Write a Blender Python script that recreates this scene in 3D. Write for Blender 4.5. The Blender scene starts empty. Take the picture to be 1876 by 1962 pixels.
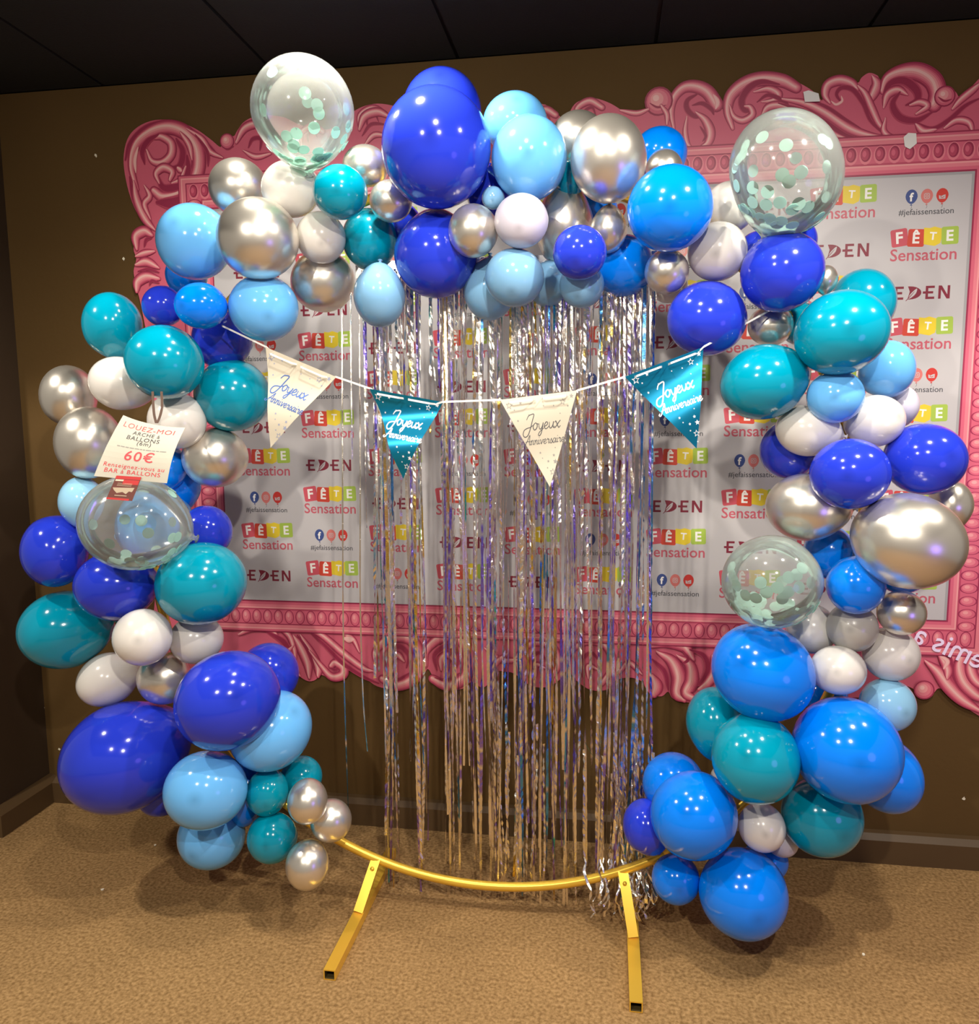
import bpy, bmesh, math, random
from mathutils import Vector, Matrix

# ---------------------------------------------------------------- camera, world, lights
S = bpy.context.scene
COL = S.collection
S.view_settings.view_transform = 'Standard'
S.view_settings.look = 'None'
S.view_settings.exposure = 0.0
S.view_settings.gamma = 1.0
S.view_settings.use_curve_mapping = False

cam_data = bpy.data.cameras.new('camera')
cam_data.sensor_fit = 'HORIZONTAL'
cam_data.sensor_width = 36.0
cam_data.lens = 1500.0 * 36.0 / 1876.0
cam_data.clip_start = 0.02
cam = bpy.data.objects.new('camera', cam_data)
COL.objects.link(cam)
cr, cu, cb = (Vector(v) for v in ((0.988562,0.150657,-0.006919),(-0.011213,0.119174,0.99281),(0.150399,-0.981377,0.119501)))
cam.matrix_world = Matrix(((cr.x, cu.x, cb.x, 0), (cr.y, cu.y, cb.y, 0), (cr.z, cu.z, cb.z, 1.5), (0, 0, 0, 1)))
S.camera = cam

world = bpy.data.worlds.new('room_glow')
S.world = world
world.use_nodes = True
bg = world.node_tree.nodes['Background']
bg.inputs[0].default_value = (0.66, 0.60, 0.52, 1)
bg.inputs[1].default_value = 0.36

def spot(name, loc, target, power, size, color=(1, .92, .80), blend=.25, radius=.035):
    d = bpy.data.lights.new(name, 'SPOT')
    d.energy = power; d.spot_size = math.radians(size); d.spot_blend = blend
    d.color = color; d.shadow_soft_size = radius
    o = bpy.data.objects.new(name, d)
    COL.objects.link(o)
    o.location = loc
    o.rotation_euler = (Vector(target) - Vector(loc)).to_track_quat('-Z', 'Y').to_euler()
    return o

spot('ceiling_spot', (-1.00, 2.03, 2.63), (-0.92, 1.98, 0), 26, 150, (1, .93, .80), .5)
spot('ceiling_spot', (-0.58, 1.84, 2.63), (-0.50, 1.66, 0), 48, 146, (1, .93, .80), .5)
spot('ceiling_spot', (-0.25, 1.15, 2.62), (-0.25, 1.34, 0), 64, 156, blend=.7)
spot('ceiling_spot', (0.80, 1.35, 2.62), (0.60, 1.55, 0), 100, 156, blend=.7)
spot('ceiling_spot', (-2.30, 1.35, 2.62), (-1.75, 1.60, 0), 95, 100)
spot('ceiling_spot', (1.65, 1.75, 2.62), (1.30, 1.86, 0), 66, 96)
spot('ceiling_spot', (0.35, -0.30, 2.62), (0.05, 1.2, 0), 140, 150, blend=.7)
spot('ceiling_spot', (-1.10, -0.35, 2.62), (-0.75, 1.2, 0), 115, 150, blend=.7)
pl = bpy.data.lights.new('violet_stage_lamp', 'POINT')
pl.energy = 15; pl.color = (.28, .16, 1); pl.shadow_soft_size = .30
plo = bpy.data.objects.new('violet_stage_lamp', pl)
COL.objects.link(plo)
plo.location = (1.75, 0.35, 0.95)

YW = 2.685      # the back wall
YR = 2.20       # the ring
HC = 2.67       # ceiling height

# ---------------------------------------------------------------- helpers
def smooth_noise(nt, scale, detail=4, coord='Object'):
    tc = nt.nodes.new('ShaderNodeTexCoord')
    n = nt.nodes.new('ShaderNodeTexNoise')
    n.inputs['Scale'].default_value = scale; n.inputs['Detail'].default_value = detail
    nt.links.new(tc.outputs[coord], n.inputs['Vector'])
    return n

def mat(name, color, rough=.5, metal=0, spec=.5, coat=0, mottled=None, bump=None):
    m = bpy.data.materials.new(name); m.use_nodes = True
    nt = m.node_tree; b = nt.nodes['Principled BSDF']
    b.inputs['Base Color'].default_value = (*color, 1)
    b.inputs['Roughness'].default_value = rough
    b.inputs['Metallic'].default_value = metal
    b.inputs['Specular IOR Level'].default_value = spec
    b.inputs['Coat Weight'].default_value = coat
    b.inputs['Coat Roughness'].default_value = .04
    if mottled:
        scale, color2 = mottled
        n = smooth_noise(nt, scale)
        r = nt.nodes.new('ShaderNodeMix'); r.data_type = 'RGBA'
        r.inputs[6].default_value = (*color, 1); r.inputs[7].default_value = (*color2, 1)
        nt.links.new(n.outputs['Fac'], r.inputs[0]); nt.links.new(r.outputs[2], b.inputs['Base Color'])
    if bump:
        scale, strength, dist = bump
        n = smooth_noise(nt, scale, 3)
        bp = nt.nodes.new('ShaderNodeBump')
        bp.inputs['Strength'].default_value = strength; bp.inputs['Distance'].default_value = dist
        nt.links.new(n.outputs['Fac'], bp.inputs['Height']); nt.links.new(bp.outputs[0], b.inputs['Normal'])
    return m

def latex(name, color, rough=.13, sheen=.0):
    m = mat(name, color, rough, 0, .40, .35)
    nt = m.node_tree; b = nt.nodes['Principled BSDF']
    at = nt.nodes.new('ShaderNodeAttribute'); at.attribute_name = 'crown'
    mx = nt.nodes.new('ShaderNodeMix'); mx.data_type = 'RGBA'
    mx.inputs[6].default_value = (*color, 1)
    mx.inputs[7].default_value = (*[c * .76 for c in color], 1)
    nt.links.new(at.outputs['Fac'], mx.inputs[0]); nt.links.new(mx.outputs[2], b.inputs['Base Color'])
    if sheen:
        b.inputs['Subsurface Weight'].default_value = sheen
        b.inputs['Subsurface Radius'].default_value = (.05, .05, .05)
        b.inputs['Subsurface Scale'].default_value = .3
    return m

def clear_latex(name):
    m = bpy.data.materials.new(name); m.use_nodes = True
    nt = m.node_tree; nt.nodes.remove(nt.nodes['Principled BSDF'])
    out = nt.nodes['Material Output']
    tr = nt.nodes.new('ShaderNodeBsdfTransparent'); tr.inputs[0].default_value = (.97, .98, .97, 1)
    df = nt.nodes.new('ShaderNodeBsdfDiffuse'); df.inputs[0].default_value = (.85, .87, .83, 1)
    tl = nt.nodes.new('ShaderNodeBsdfTranslucent'); tl.inputs[0].default_value = (.85, .87, .83, 1)
    mm = nt.nodes.new('ShaderNodeMixShader'); mm.inputs[0].default_value = .5
    nt.links.new(df.outputs[0], mm.inputs[1]); nt.links.new(tl.outputs[0], mm.inputs[2])
    lw = nt.nodes.new('ShaderNodeLayerWeight'); lw.inputs[0].default_value = .35
    mr = nt.nodes.new('ShaderNodeMapRange')
    mr.inputs[3].default_value = .17; mr.inputs[4].default_value = .60
    nt.links.new(lw.outputs['Facing'], mr.inputs[0])
    m1 = nt.nodes.new('ShaderNodeMixShader')
    nt.links.new(mr.outputs[0], m1.inputs[0]); nt.links.new(tr.outputs[0], m1.inputs[1]); nt.links.new(mm.outputs[0], m1.inputs[2])
    gl = nt.nodes.new('ShaderNodeBsdfGlossy'); gl.inputs['Roughness'].default_value = .09
    fr = nt.nodes.new('ShaderNodeFresnel'); fr.inputs[0].default_value = 1.45
    m2 = nt.nodes.new('ShaderNodeMixShader')
    nt.links.new(fr.outputs[0], m2.inputs[0]); nt.links.new(m1.outputs[0], m2.inputs[1]); nt.links.new(gl.outputs[0], m2.inputs[2])
    nt.links.new(m2.outputs[0], out.inputs[0])
    return m

def link(name, mesh, mats=(), parent=None, smooth=False):
    for m in mats:
        mesh.materials.append(m)
    if smooth:
        for p in mesh.polygons: p.use_smooth = True
    o = bpy.data.objects.new(name, mesh)
    COL.objects.link(o)
    if parent: o.parent = parent
    return o

def tag(o, label=None, cat=None, group=None, kind=None):
    if label: o['label'] = label
    if cat: o['category'] = cat
    if group: o['group'] = group
    if kind: o['kind'] = kind
    return o

def empty(name, loc):
    o = bpy.data.objects.new(name, None); o.empty_display_size = .1
    COL.objects.link(o); o.location = loc
    return o

class MB:
    """collects polygons with material numbers and builds one mesh"""
    def __init__(self): self.v = []; self.f = []; self.m = []
    def add(self, verts, faces, mi=0):
        k = len(self.v); self.v += [tuple(p) for p in verts]
        for f in faces: self.f.append(tuple(k + i for i in f)); self.m.append(mi)
    def box(self, a, b, mi=0):
        x0, y0, z0 = a; x1, y1, z1 = b
        self.add([(x0,y0,z0),(x1,y0,z0),(x1,y1,z0),(x0,y1,z0),(x0,y0,z1),(x1,y0,z1),(x1,y1,z1),(x0,y1,z1)],
                 [(0,3,2,1),(4,5,6,7),(0,1,5,4),(1,2,6,5),(2,3,7,6),(3,0,4,7)], mi)
    def tube(self, pts, r, n=10, mi=0, closed=False):
        pts = [Vector(p) for p in pts]; N = len(pts); rings = []
        for i, p in enumerate(pts):
            a = pts[(i - 1) % N] if closed or i > 0 else p
            b = pts[(i + 1) % N] if closed or i < N - 1 else p
            t = (b - a).normalized(); ref = Vector((0, 1, 0)) if abs(t.y) < .9 else Vector((1, 0, 0))
            u = t.cross(ref).normalized(); w = u.cross(t)
            rr = r[i] if isinstance(r, (list, tuple)) else r
            rings.append([p + (u * math.cos(2*math.pi*k/n) + w * math.sin(2*math.pi*k/n)) * rr for k in range(n)])
        vs = [q for ring in rings for q in ring]; fs = []
        for i in range(N if closed else N - 1):
            j = (i + 1) % N
            for k in range(n):
                fs.append((i*n + k, i*n + (k+1) % n, j*n + (k+1) % n, j*n + k))
        if not closed: fs += [tuple(range(n))[::-1], tuple((N-1)*n + k for k in range(n))]
        self.add(vs, fs, mi)
    def mesh(self, name):
        me = bpy.data.meshes.new(name); me.from_pydata(self.v, [], self.f)
        for p, i in zip(me.polygons, self.m): p.material_index = i
        me.update()
        return me
    def build(self, name, mats, parent=None, smooth=False):
        return link(name, self.mesh(name), mats, parent, smooth)

def spline(pts, n=6):
    """Catmull-Rom through points of any dimension"""
    P = [tuple(p) for p in pts]
    if len(P) < 3: 
        return [tuple(a + (b - a) * t / n for a, b in zip(P[0], P[1])) for t in range(n + 1)]
    Q = [tuple(2*a - b for a, b in zip(P[0], P[1]))] + P + [tuple(2*a - b for a, b in zip(P[-1], P[-2]))]
    out = []
    for i in range(1, len(Q) - 2):
        for k in range(n):
            t = k / n
            out.append(tuple(.5 * (2*b + (c - a)*t + (2*a - 5*b + 4*c - d)*t*t + (3*b - a - 3*c + d)*t**3)
                             for a, b, c, d in zip(Q[i-1], Q[i], Q[i+1], Q[i+2])))
    out.append(P[-1])
    return out

def ribbon2d(pts, w0, w1, w2):
    """flat stroke of varying width in 2D, rounded ends: verts, faces"""
    N = len(pts); vs = []; fs = []
    for i, p in enumerate(pts):
        a = pts[max(0, i-1)]; b = pts[min(N-1, i+1)]
        dx, dy = b[0]-a[0], b[1]-a[1]; L = math.hypot(dx, dy) or 1e-6
        t = i / (N - 1); w = (w0*(1-t)**2 + 2*t*(1-t)*(2*w1 - .5*(w0 + w2)) + w2*t*t) / 2
        nx, ny = -dy/L*w, dx/L*w
        vs += [(p[0]+nx, p[1]+ny), (p[0]-nx, p[1]-ny)]
    for i in range(N-1): fs.append((2*i, 2*i+1, 2*i+3, 2*i+2))
    for p, q, w in ((pts[0], pts[1], w0/2), (pts[-1], pts[-2], w2/2)):
        t0 = math.atan2(p[1]-q[1], p[0]-q[0]) - math.pi/2
        k = len(vs); vs += [(p[0]+w*math.cos(t0 + a*math.pi/6), p[1]+w*math.sin(t0 + a*math.pi/6)) for a in range(7)]
        fs.append(tuple(range(k, k+7)))
    return vs, fs

_tc = {}
def text2d(body, bold=0.0, space=1.0):
    """built-in font glyphs as flat triangles, normalised to width 1 with its height/width ratio"""
    key = (body, bold, space)
    if key in _tc: return _tc[key]
    c = bpy.data.curves.new('t', 'FONT'); c.body = body; c.offset = bold; c.resolution_u = 3; c.space_character = space
    o = bpy.data.objects.new('t', c); COL.objects.link(o)
    dg = bpy.context.evaluated_depsgraph_get(); dg.update()
    me = bpy.data.meshes.new_from_object(o.evaluated_get(dg))
    vs = [(v.co.x, v.co.y) for v in me.vertices]; fs = [tuple(p.vertices) for p in me.polygons]
    bpy.data.objects.remove(o); bpy.data.curves.remove(c); bpy.data.meshes.remove(me)
    x0 = min(v[0] for v in vs); x1 = max(v[0] for v in vs); y0 = min(v[1] for v in vs); y1 = max(v[1] for v in vs)
    W = x1 - x0
    _tc[key] = ([((x-(x0+x1)/2)/W, (y-(y0+y1)/2)/W) for x, y in vs], fs, (y1-y0)/W)
    return _tc[key]

def disc(n=20): return [(math.cos(2*math.pi*k/n), math.sin(2*math.pi*k/n)) for k in range(n)], [tuple(range(n))]

class Print:
    """flat printed shapes in 2D with tone numbers"""
    def __init__(self): self.items = []
    def put(self, vs, fs, mi, lvl=0, at=(0, 0), sx=1, sy=None, rot=0):
        sy = sx if sy is None else sy; c, s = math.cos(rot), math.sin(rot)
        self.items.append(([(at[0] + c*x*sx - s*y*sy, at[1] + s*x*sx + c*y*sy) for x, y in vs], fs, mi, lvl))
    def text(self, body, at, width, mi, lvl=0, bold=0, rot=0, stretch=1):
        vs, fs, r = text2d(body, bold); self.put(vs, fs, mi, lvl, at, width, width*stretch, rot)
    def merge(self, other, at):
        for vs, fs, mi, lvl in other.items:
            self.items.append(([(x + at[0], y + at[1]) for x, y in vs], fs, mi, lvl))
    def to(self, mb, fn):
        for vs, fs, mi, lvl in self.items: mb.add([fn(x, y, lvl) for x, y in vs], fs, mi)

# ---------------------------------------------------------------- materials
M = {}
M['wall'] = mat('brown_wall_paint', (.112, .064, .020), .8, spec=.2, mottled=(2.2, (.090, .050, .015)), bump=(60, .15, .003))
M['pillar'] = mat('shade_darkened_brown', (.042, .024, .012), .6, bump=(50, .15, .003))  # brown darkened in the base colour to carry the shade on the pillar's side
M['skirting'] = mat('brown_skirting', (.095, .055, .022), .5, mottled=(6, (.08, .045, .018)))
M['ceiling'] = mat('black_ceiling_tile', (.020, .021, .019), .9, spec=.2, bump=(160, .4, .002))
M['grid'] = mat('black_ceiling_grid', (.006, .006, .006), .7)
M['speck'] = mat('white_paint_speck', (.75, .70, .55), .6)
M['gold'] = mat('polished_gold_metal', (.92, .58, .07), .28, .55)
M['gold_dark'] = mat('hollow_inside', (.10, .07, .02), .6, .3)
M['white'] = mat('white_vinyl', (.50, .48, .49), .4)
M['tape'] = mat('white_tape', (.82, .80, .76), .5)

def carpet():
    m = bpy.data.materials.new('brown_carpet'); m.use_nodes = True
    nt = m.node_tree; b = nt.nodes['Principled BSDF']
    b.inputs['Roughness'].default_value = 1; b.inputs['Specular IOR Level'].default_value = .1
    n1 = smooth_noise(nt, 105, 6); n2 = smooth_noise(nt, 3.5, 3)
    r = nt.nodes.new('ShaderNodeValToRGB')
    r.color_ramp.elements[0].position = .32; r.color_ramp.elements[0].color = (.200, .112, .042, 1)
    r.color_ramp.elements[1].position = .70; r.color_ramp.elements[1].color = (.430, .265, .115, 1)
    nt.links.new(n1.outputs['Fac'], r.inputs[0])
    mx = nt.nodes.new('ShaderNodeMix'); mx.data_type = 'RGBA'; mx.blend_type = 'MULTIPLY'
    mx.inputs[0].default_value = .5
    r2 = nt.nodes.new('ShaderNodeValToRGB')
    r2.color_ramp.elements[0].position = .3; r2.color_ramp.elements[0].color = (.72, .72, .72, 1)
    r2.color_ramp.elements[1].position = .7; r2.color_ramp.elements[1].color = (1, 1, 1, 1)
    nt.links.new(n2.outputs['Fac'], r2.inputs[0])
    nt.links.new(r.outputs[0], mx.inputs[6]); nt.links.new(r2.outputs[0], mx.inputs[7])
    nt.links.new(mx.outputs[2], b.inputs['Base Color'])
    bp = nt.nodes.new('ShaderNodeBump'); bp.inputs['Strength'].default_value = .45; bp.inputs['Distance'].default_value = .004
    n3 = smooth_noise(nt, 260, 2)
    nt.links.new(n3.outputs['Fac'], bp.inputs['Height']); nt.links.new(bp.outputs[0], b.inputs['Normal'])
    return m
M['carpet'] = carpet()

KIND = {
    'R': ('latex_balloon', latex('royal_blue_latex', (.018, .040, .56)), 'royal blue balloons of the arch'),
    'A': ('latex_balloon', latex('azure_latex', (.000, .20, .88)), 'azure balloons of the arch'),
    'T': ('latex_balloon', latex('teal_latex', (.000, .27, .40)), 'teal balloons of the arch'),
    'S': ('latex_balloon', latex('sky_blue_latex', (.14, .46, .90)), 'sky blue balloons of the arch'),
    'B': ('latex_balloon', latex('pale_blue_latex', (.20, .42, .66)), 'pale blue balloons of the arch'),
    'L': ('latex_balloon', latex('light_aqua_latex', (.30, .60, .84)), 'light aqua balloons of the arch'),
    'W': ('pearl_balloon', latex('white_pearl_latex', (.72, .69, .65), .2), 'white pearl balloons of the arch'),
    'V': ('pearl_balloon', latex('lavender_pearl_latex', (.60, .57, .66), .3), 'lavender pearl balloons of the arch'),
    'G': ('pearl_balloon', latex('grey_pearl_latex', (.42, .40, .36), .28), None),
    'C': ('chrome_balloon', mat('silver_chrome_latex', (.80, .75, .67), .29, .86), 'silver chrome balloons of the arch'),
    'K': ('confetti_balloon', clear_latex('clear_latex'), 'clear confetti balloons of the arch'),
}
M['mint'] = mat('mint_paper', (.58, .84, .76), .6)
nt = M['mint'].node_tree; tl_ = nt.nodes.new('ShaderNodeBsdfTranslucent'); tl_.inputs[0].default_value = (.62, .86, .80, 1)
mx_ = nt.nodes.new('ShaderNodeMixShader'); mx_.inputs[0].default_value = .5
nt.links.new(nt.nodes['Principled BSDF'].outputs[0], mx_.inputs[1]); nt.links.new(tl_.outputs[0], mx_.inputs[2])
nt.links.new(mx_.outputs[0], nt.nodes['Material Output'].inputs[0])

# ---------------------------------------------------------------- room shell
X0, X1, Y0 = -3.4, 3.2, -2.4
b = MB(); b.box((X0, Y0, -.1), (X1, YW + .2, 0)); tag(b.build('floor', [M['carpet']]), 'mottled brown carpet floor', 'floor', kind='structure')
b = MB(); b.box((X0, YW, 0), (X1, YW + .2, HC))
wall = tag(b.build('wall_back', [M['wall']]), 'matt dark brown painted wall behind the arch', 'wall', kind='structure')
b = MB(); b.box((X0, 2.42, 0), (-2.20, YW, HC)); tag(b.build('wall_left', [M['pillar']]), 'brown pillar at the left edge, its shade painted in dark', 'wall', kind='structure')
b = MB(); b.box((X0, Y0, HC + .012), (X1, YW + .2, HC + .1), 1)
tx = -3.68
for i in range(11):
    ty = YW - .005
    while ty > Y0:
        b.box((tx + .006, max(ty - .63, Y0), HC), (tx + .629, ty - .004, HC + .02), 0); ty -= .635
    tx += .635
tag(b.build('ceiling', [M['ceiling'], M['grid']]), 'black tiled suspended ceiling', 'ceiling', kind='structure')

def skirting(name, profile_dir, label, segs):
    b = MB()
    for (x0, y0), (x1, y1), (nx, ny) in segs:
        prof = [(0, 0), (.042, 0), (.042, .082), (.020, .097), (0, .100)]
        vs = []
        for (x, y) in ((x0, y0), (x1, y1)):
            vs += [(x + nx*d, y + ny*d, h) for d, h in prof]
        n = len(prof)
        b.add(vs, [(i, (i+1) % n, n + (i+1) % n, n + i) for i in range(n)] + [tuple(range(n)), tuple(range(n, 2*n))[::-1]])
    return tag(b.build(name, [M['skirting']]), label, 'baseboard', kind='structure')
skirting('baseboard_back', 0, 'brown baseboard along the back wall', [((-2.158, YW), (X1, YW), (0, -1))])
skirting('baseboard_left', 0, 'brown baseboard around the foot of the left pillar',
         [((-2.20, 2.378), (-2.20, YW), (1, 0)), ((X0, 2.42), (-2.20, 2.42), (0, -1))])
b = MB()
rnd = random.Random(4)
for (x, z) in [(-1.825,2.44),(-1.742,2.079),(-2.205,0.372),(-2.148,0.204),(-2.209,0.223),(-2.213,0.142),(1.181,0.229)]:
    vs = [(x + rnd.uniform(.003, .0065)*math.cos(a*.7), YW - .0012, z + rnd.uniform(.003, .008)*math.sin(a*.7)) for a in range(9)]
    b.add(vs, [tuple(range(9))])
b.build('paint_speck', [M['speck']], wall)

# ---------------------------------------------------------------- printed photo frame on the wall
pinks = [mat('print_mid_pink', (.66, .125, .195), .38), mat('print_dark_crimson', (.32, .028, .075), .38),
         mat('print_rose', (.76, .21, .26), .38), mat('print_salmon', (.84, .34, .35), .38),
         mat('print_light_salmon', (.90, .52, .49), .38), mat('print_red_shade', (.48, .062, .120), .38)]
frame = empty('photo_frame', (0, YW, 0))
tag(frame, 'big pink baroque photo frame print with white logo panel on the brown wall', 'photo frame')
YB = YW - .006
outline = [(-1.697,1.988),(-1.702,2.034),(-1.689,2.075),(-1.697,2.11),(-1.684,2.15),(-1.638,2.173),(-1.615,2.183),(-1.662,2.214),(-1.692,2.272),(-1.711,2.35),(-1.715,2.422),(-1.696,2.486),(-1.653,2.525),(-1.584,2.544),(-1.506,2.534),(-1.437,2.506),(-1.383,2.468),(-1.347,2.44),(-1.342,2.466),(-1.32,2.481),(-1.297,2.473),(-1.283,2.49),(-1.259,2.516),(-1.224,2.531),(-1.178,2.535),(-1.112,2.524),(-1.057,2.497),(-0.974,2.475),(-0.909,2.488),(-0.877,2.519),(-0.834,2.54),(-0.779,2.547),(-0.716,2.533),(-0.663,2.503),(-0.592,2.485),(-0.504,2.483),(-0.416,2.481),(-0.364,2.471),(-0.321,2.495),(-0.269,2.509),(-0.218,2.508),(-0.176,2.473),(-0.15,2.462),(-0.129,2.497),(-0.105,2.513),(-0.058,2.517),(-0.008,2.498),(0.042,2.467),(0.083,2.459),(0.104,2.468),(0.107,2.497),(0.123,2.522),(0.147,2.529),(0.172,2.518),(0.182,2.504),(0.191,2.523),(0.217,2.537),(0.249,2.541),(0.287,2.53),(0.317,2.505),(0.333,2.476),(0.344,2.453),(0.346,2.475),(0.355,2.498),(0.383,2.529),(0.426,2.549),(0.489,2.549),(0.551,2.53),(0.607,2.497),(0.637,2.466),(0.639,2.49),(0.652,2.511),(0.678,2.523),(0.712,2.525),(0.74,2.511),(0.75,2.525),(0.771,2.537),(0.795,2.528),(0.806,2.514),(0.828,2.53),(0.862,2.54),(0.899,2.539),(0.937,2.524),(0.96,2.499),(0.972,2.477),(0.985,2.479),(1.003,2.478),(1.021,2.465),(1.033,2.451),(1.058,2.472),(1.086,2.502),(1.118,2.544),(1.173,2.57),(1.26,2.549),(1.322,2.472),(1.359,2.352),(1.355,2.218),(1.307,2.085),(1.276,2.01),(1.296,1.87),(1.302,1.649),(1.309,1.326),(1.322,0.993),(1.359,0.824),(1.379,0.652),(1.342,0.509),(1.265,0.491),(1.21,0.518),(1.157,0.553),(1.12,0.59),(1.097,0.603),(1.077,0.606),(1.065,0.591),(1.042,0.579),(1.018,0.582),(1,0.602),(0.963,0.611),(0.907,0.586),(0.842,0.564),(0.759,0.569),(0.691,0.603),(0.623,0.618),(0.556,0.596),(0.472,0.556),(0.412,0.557),(0.361,0.565),(0.331,0.534),(0.284,0.519),(0.229,0.529),(0.211,0.554),(0.19,0.537),(0.154,0.54),(0.132,0.568),(0.123,0.586),(0.08,0.599),(0.031,0.586),(0.003,0.552),(-0.055,0.548),(-0.107,0.581),(-0.136,0.616),(-0.163,0.581),(-0.208,0.552),(-0.265,0.553),(-0.325,0.595),(-0.359,0.601),(-0.389,0.602),(-0.408,0.581),(-0.422,0.55),(-0.446,0.539),(-0.479,0.559),(-0.515,0.53),(-0.573,0.529),(-0.617,0.564),(-0.64,0.599),(-0.661,0.568),(-0.695,0.537),(-0.76,0.518),(-0.831,0.525),(-0.884,0.56),(-0.945,0.592),(-0.96,0.555),(-1.003,0.539),(-1.043,0.559),(-1.07,0.538),(-1.098,0.533),(-1.13,0.55),(-1.16,0.578),(-1.241,0.595),(-1.347,0.56),(-1.454,0.525),(-1.583,0.499),(-1.69,0.515),(-1.74,0.574),(-1.744,0.677),(-1.707,0.76),(-1.686,0.922),(-1.669,1.317),(-1.658,1.699),(-1.677,1.886)]
def untangle(P):
    # drop the little loops a smoothed outline can make at its notches
    def cross(a, b, c, d):
        o = lambda p, q, r: (q[0]-p[0])*(r[1]-p[1]) - (q[1]-p[1])*(r[0]-p[0])
        return o(a, b, c)*o(a, b, d) < 0 and o(c, d, a)*o(c, d, b) < 0
    again = True
    while again:
        again = False
        for i in range(len(P) - 3):
            for j in range(i + 2, min(i + 60, len(P) - 1)):
                if cross(P[i], P[i+1], P[j], P[j+1]):
                    del P[i+1:j+1]; again = True; break
            if again: break
    return P
outline = untangle([(x, z) for x, z in spline(outline + outline[:1], 4)][:-1])
from mathutils.geometry import tessellate_polygon
bm = bmesh.new()
fv = [bm.verts.new((x, YB, z)) for x, z in outline]
for t in tessellate_polygon([[Vector((x, z, 0)) for x, z in outline]]):
    try: bm.faces.new([fv[i] for i in t])
    except ValueError: pass
bk = [bm.verts.new((x, YW - .0005, z)) for x, z in outline]
for i in range(len(fv)):
    j = (i + 1) % len(fv); bm.faces.new((fv[i], fv[j], bk[j], bk[i]))
bmesh.ops.recalc_face_normals(bm, faces=bm.faces)
me = bpy.data.meshes.new('frame_board'); bm.to_mesh(me); bm.free()
me2 = MB(); me2.add([v.co[:] for v in me.vertices], [tuple(p.vertices) for p in me.polygons], 0)
lvl = [0]
def on_board(x, z, l): return (x, YB - .0002 - l * 6e-6, z)
art = Print()
BX0, BX1, BZ0, BZ1 = -1.390, 1.086, .838, 2.232      # the white logo panel
def rect(p, x0, z0, x1, z1, mi, l): p.put([(x0, z0), (x1, z0), (x1, z1), (x0, z1)], [(0, 1, 2, 3)], mi, l)
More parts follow.
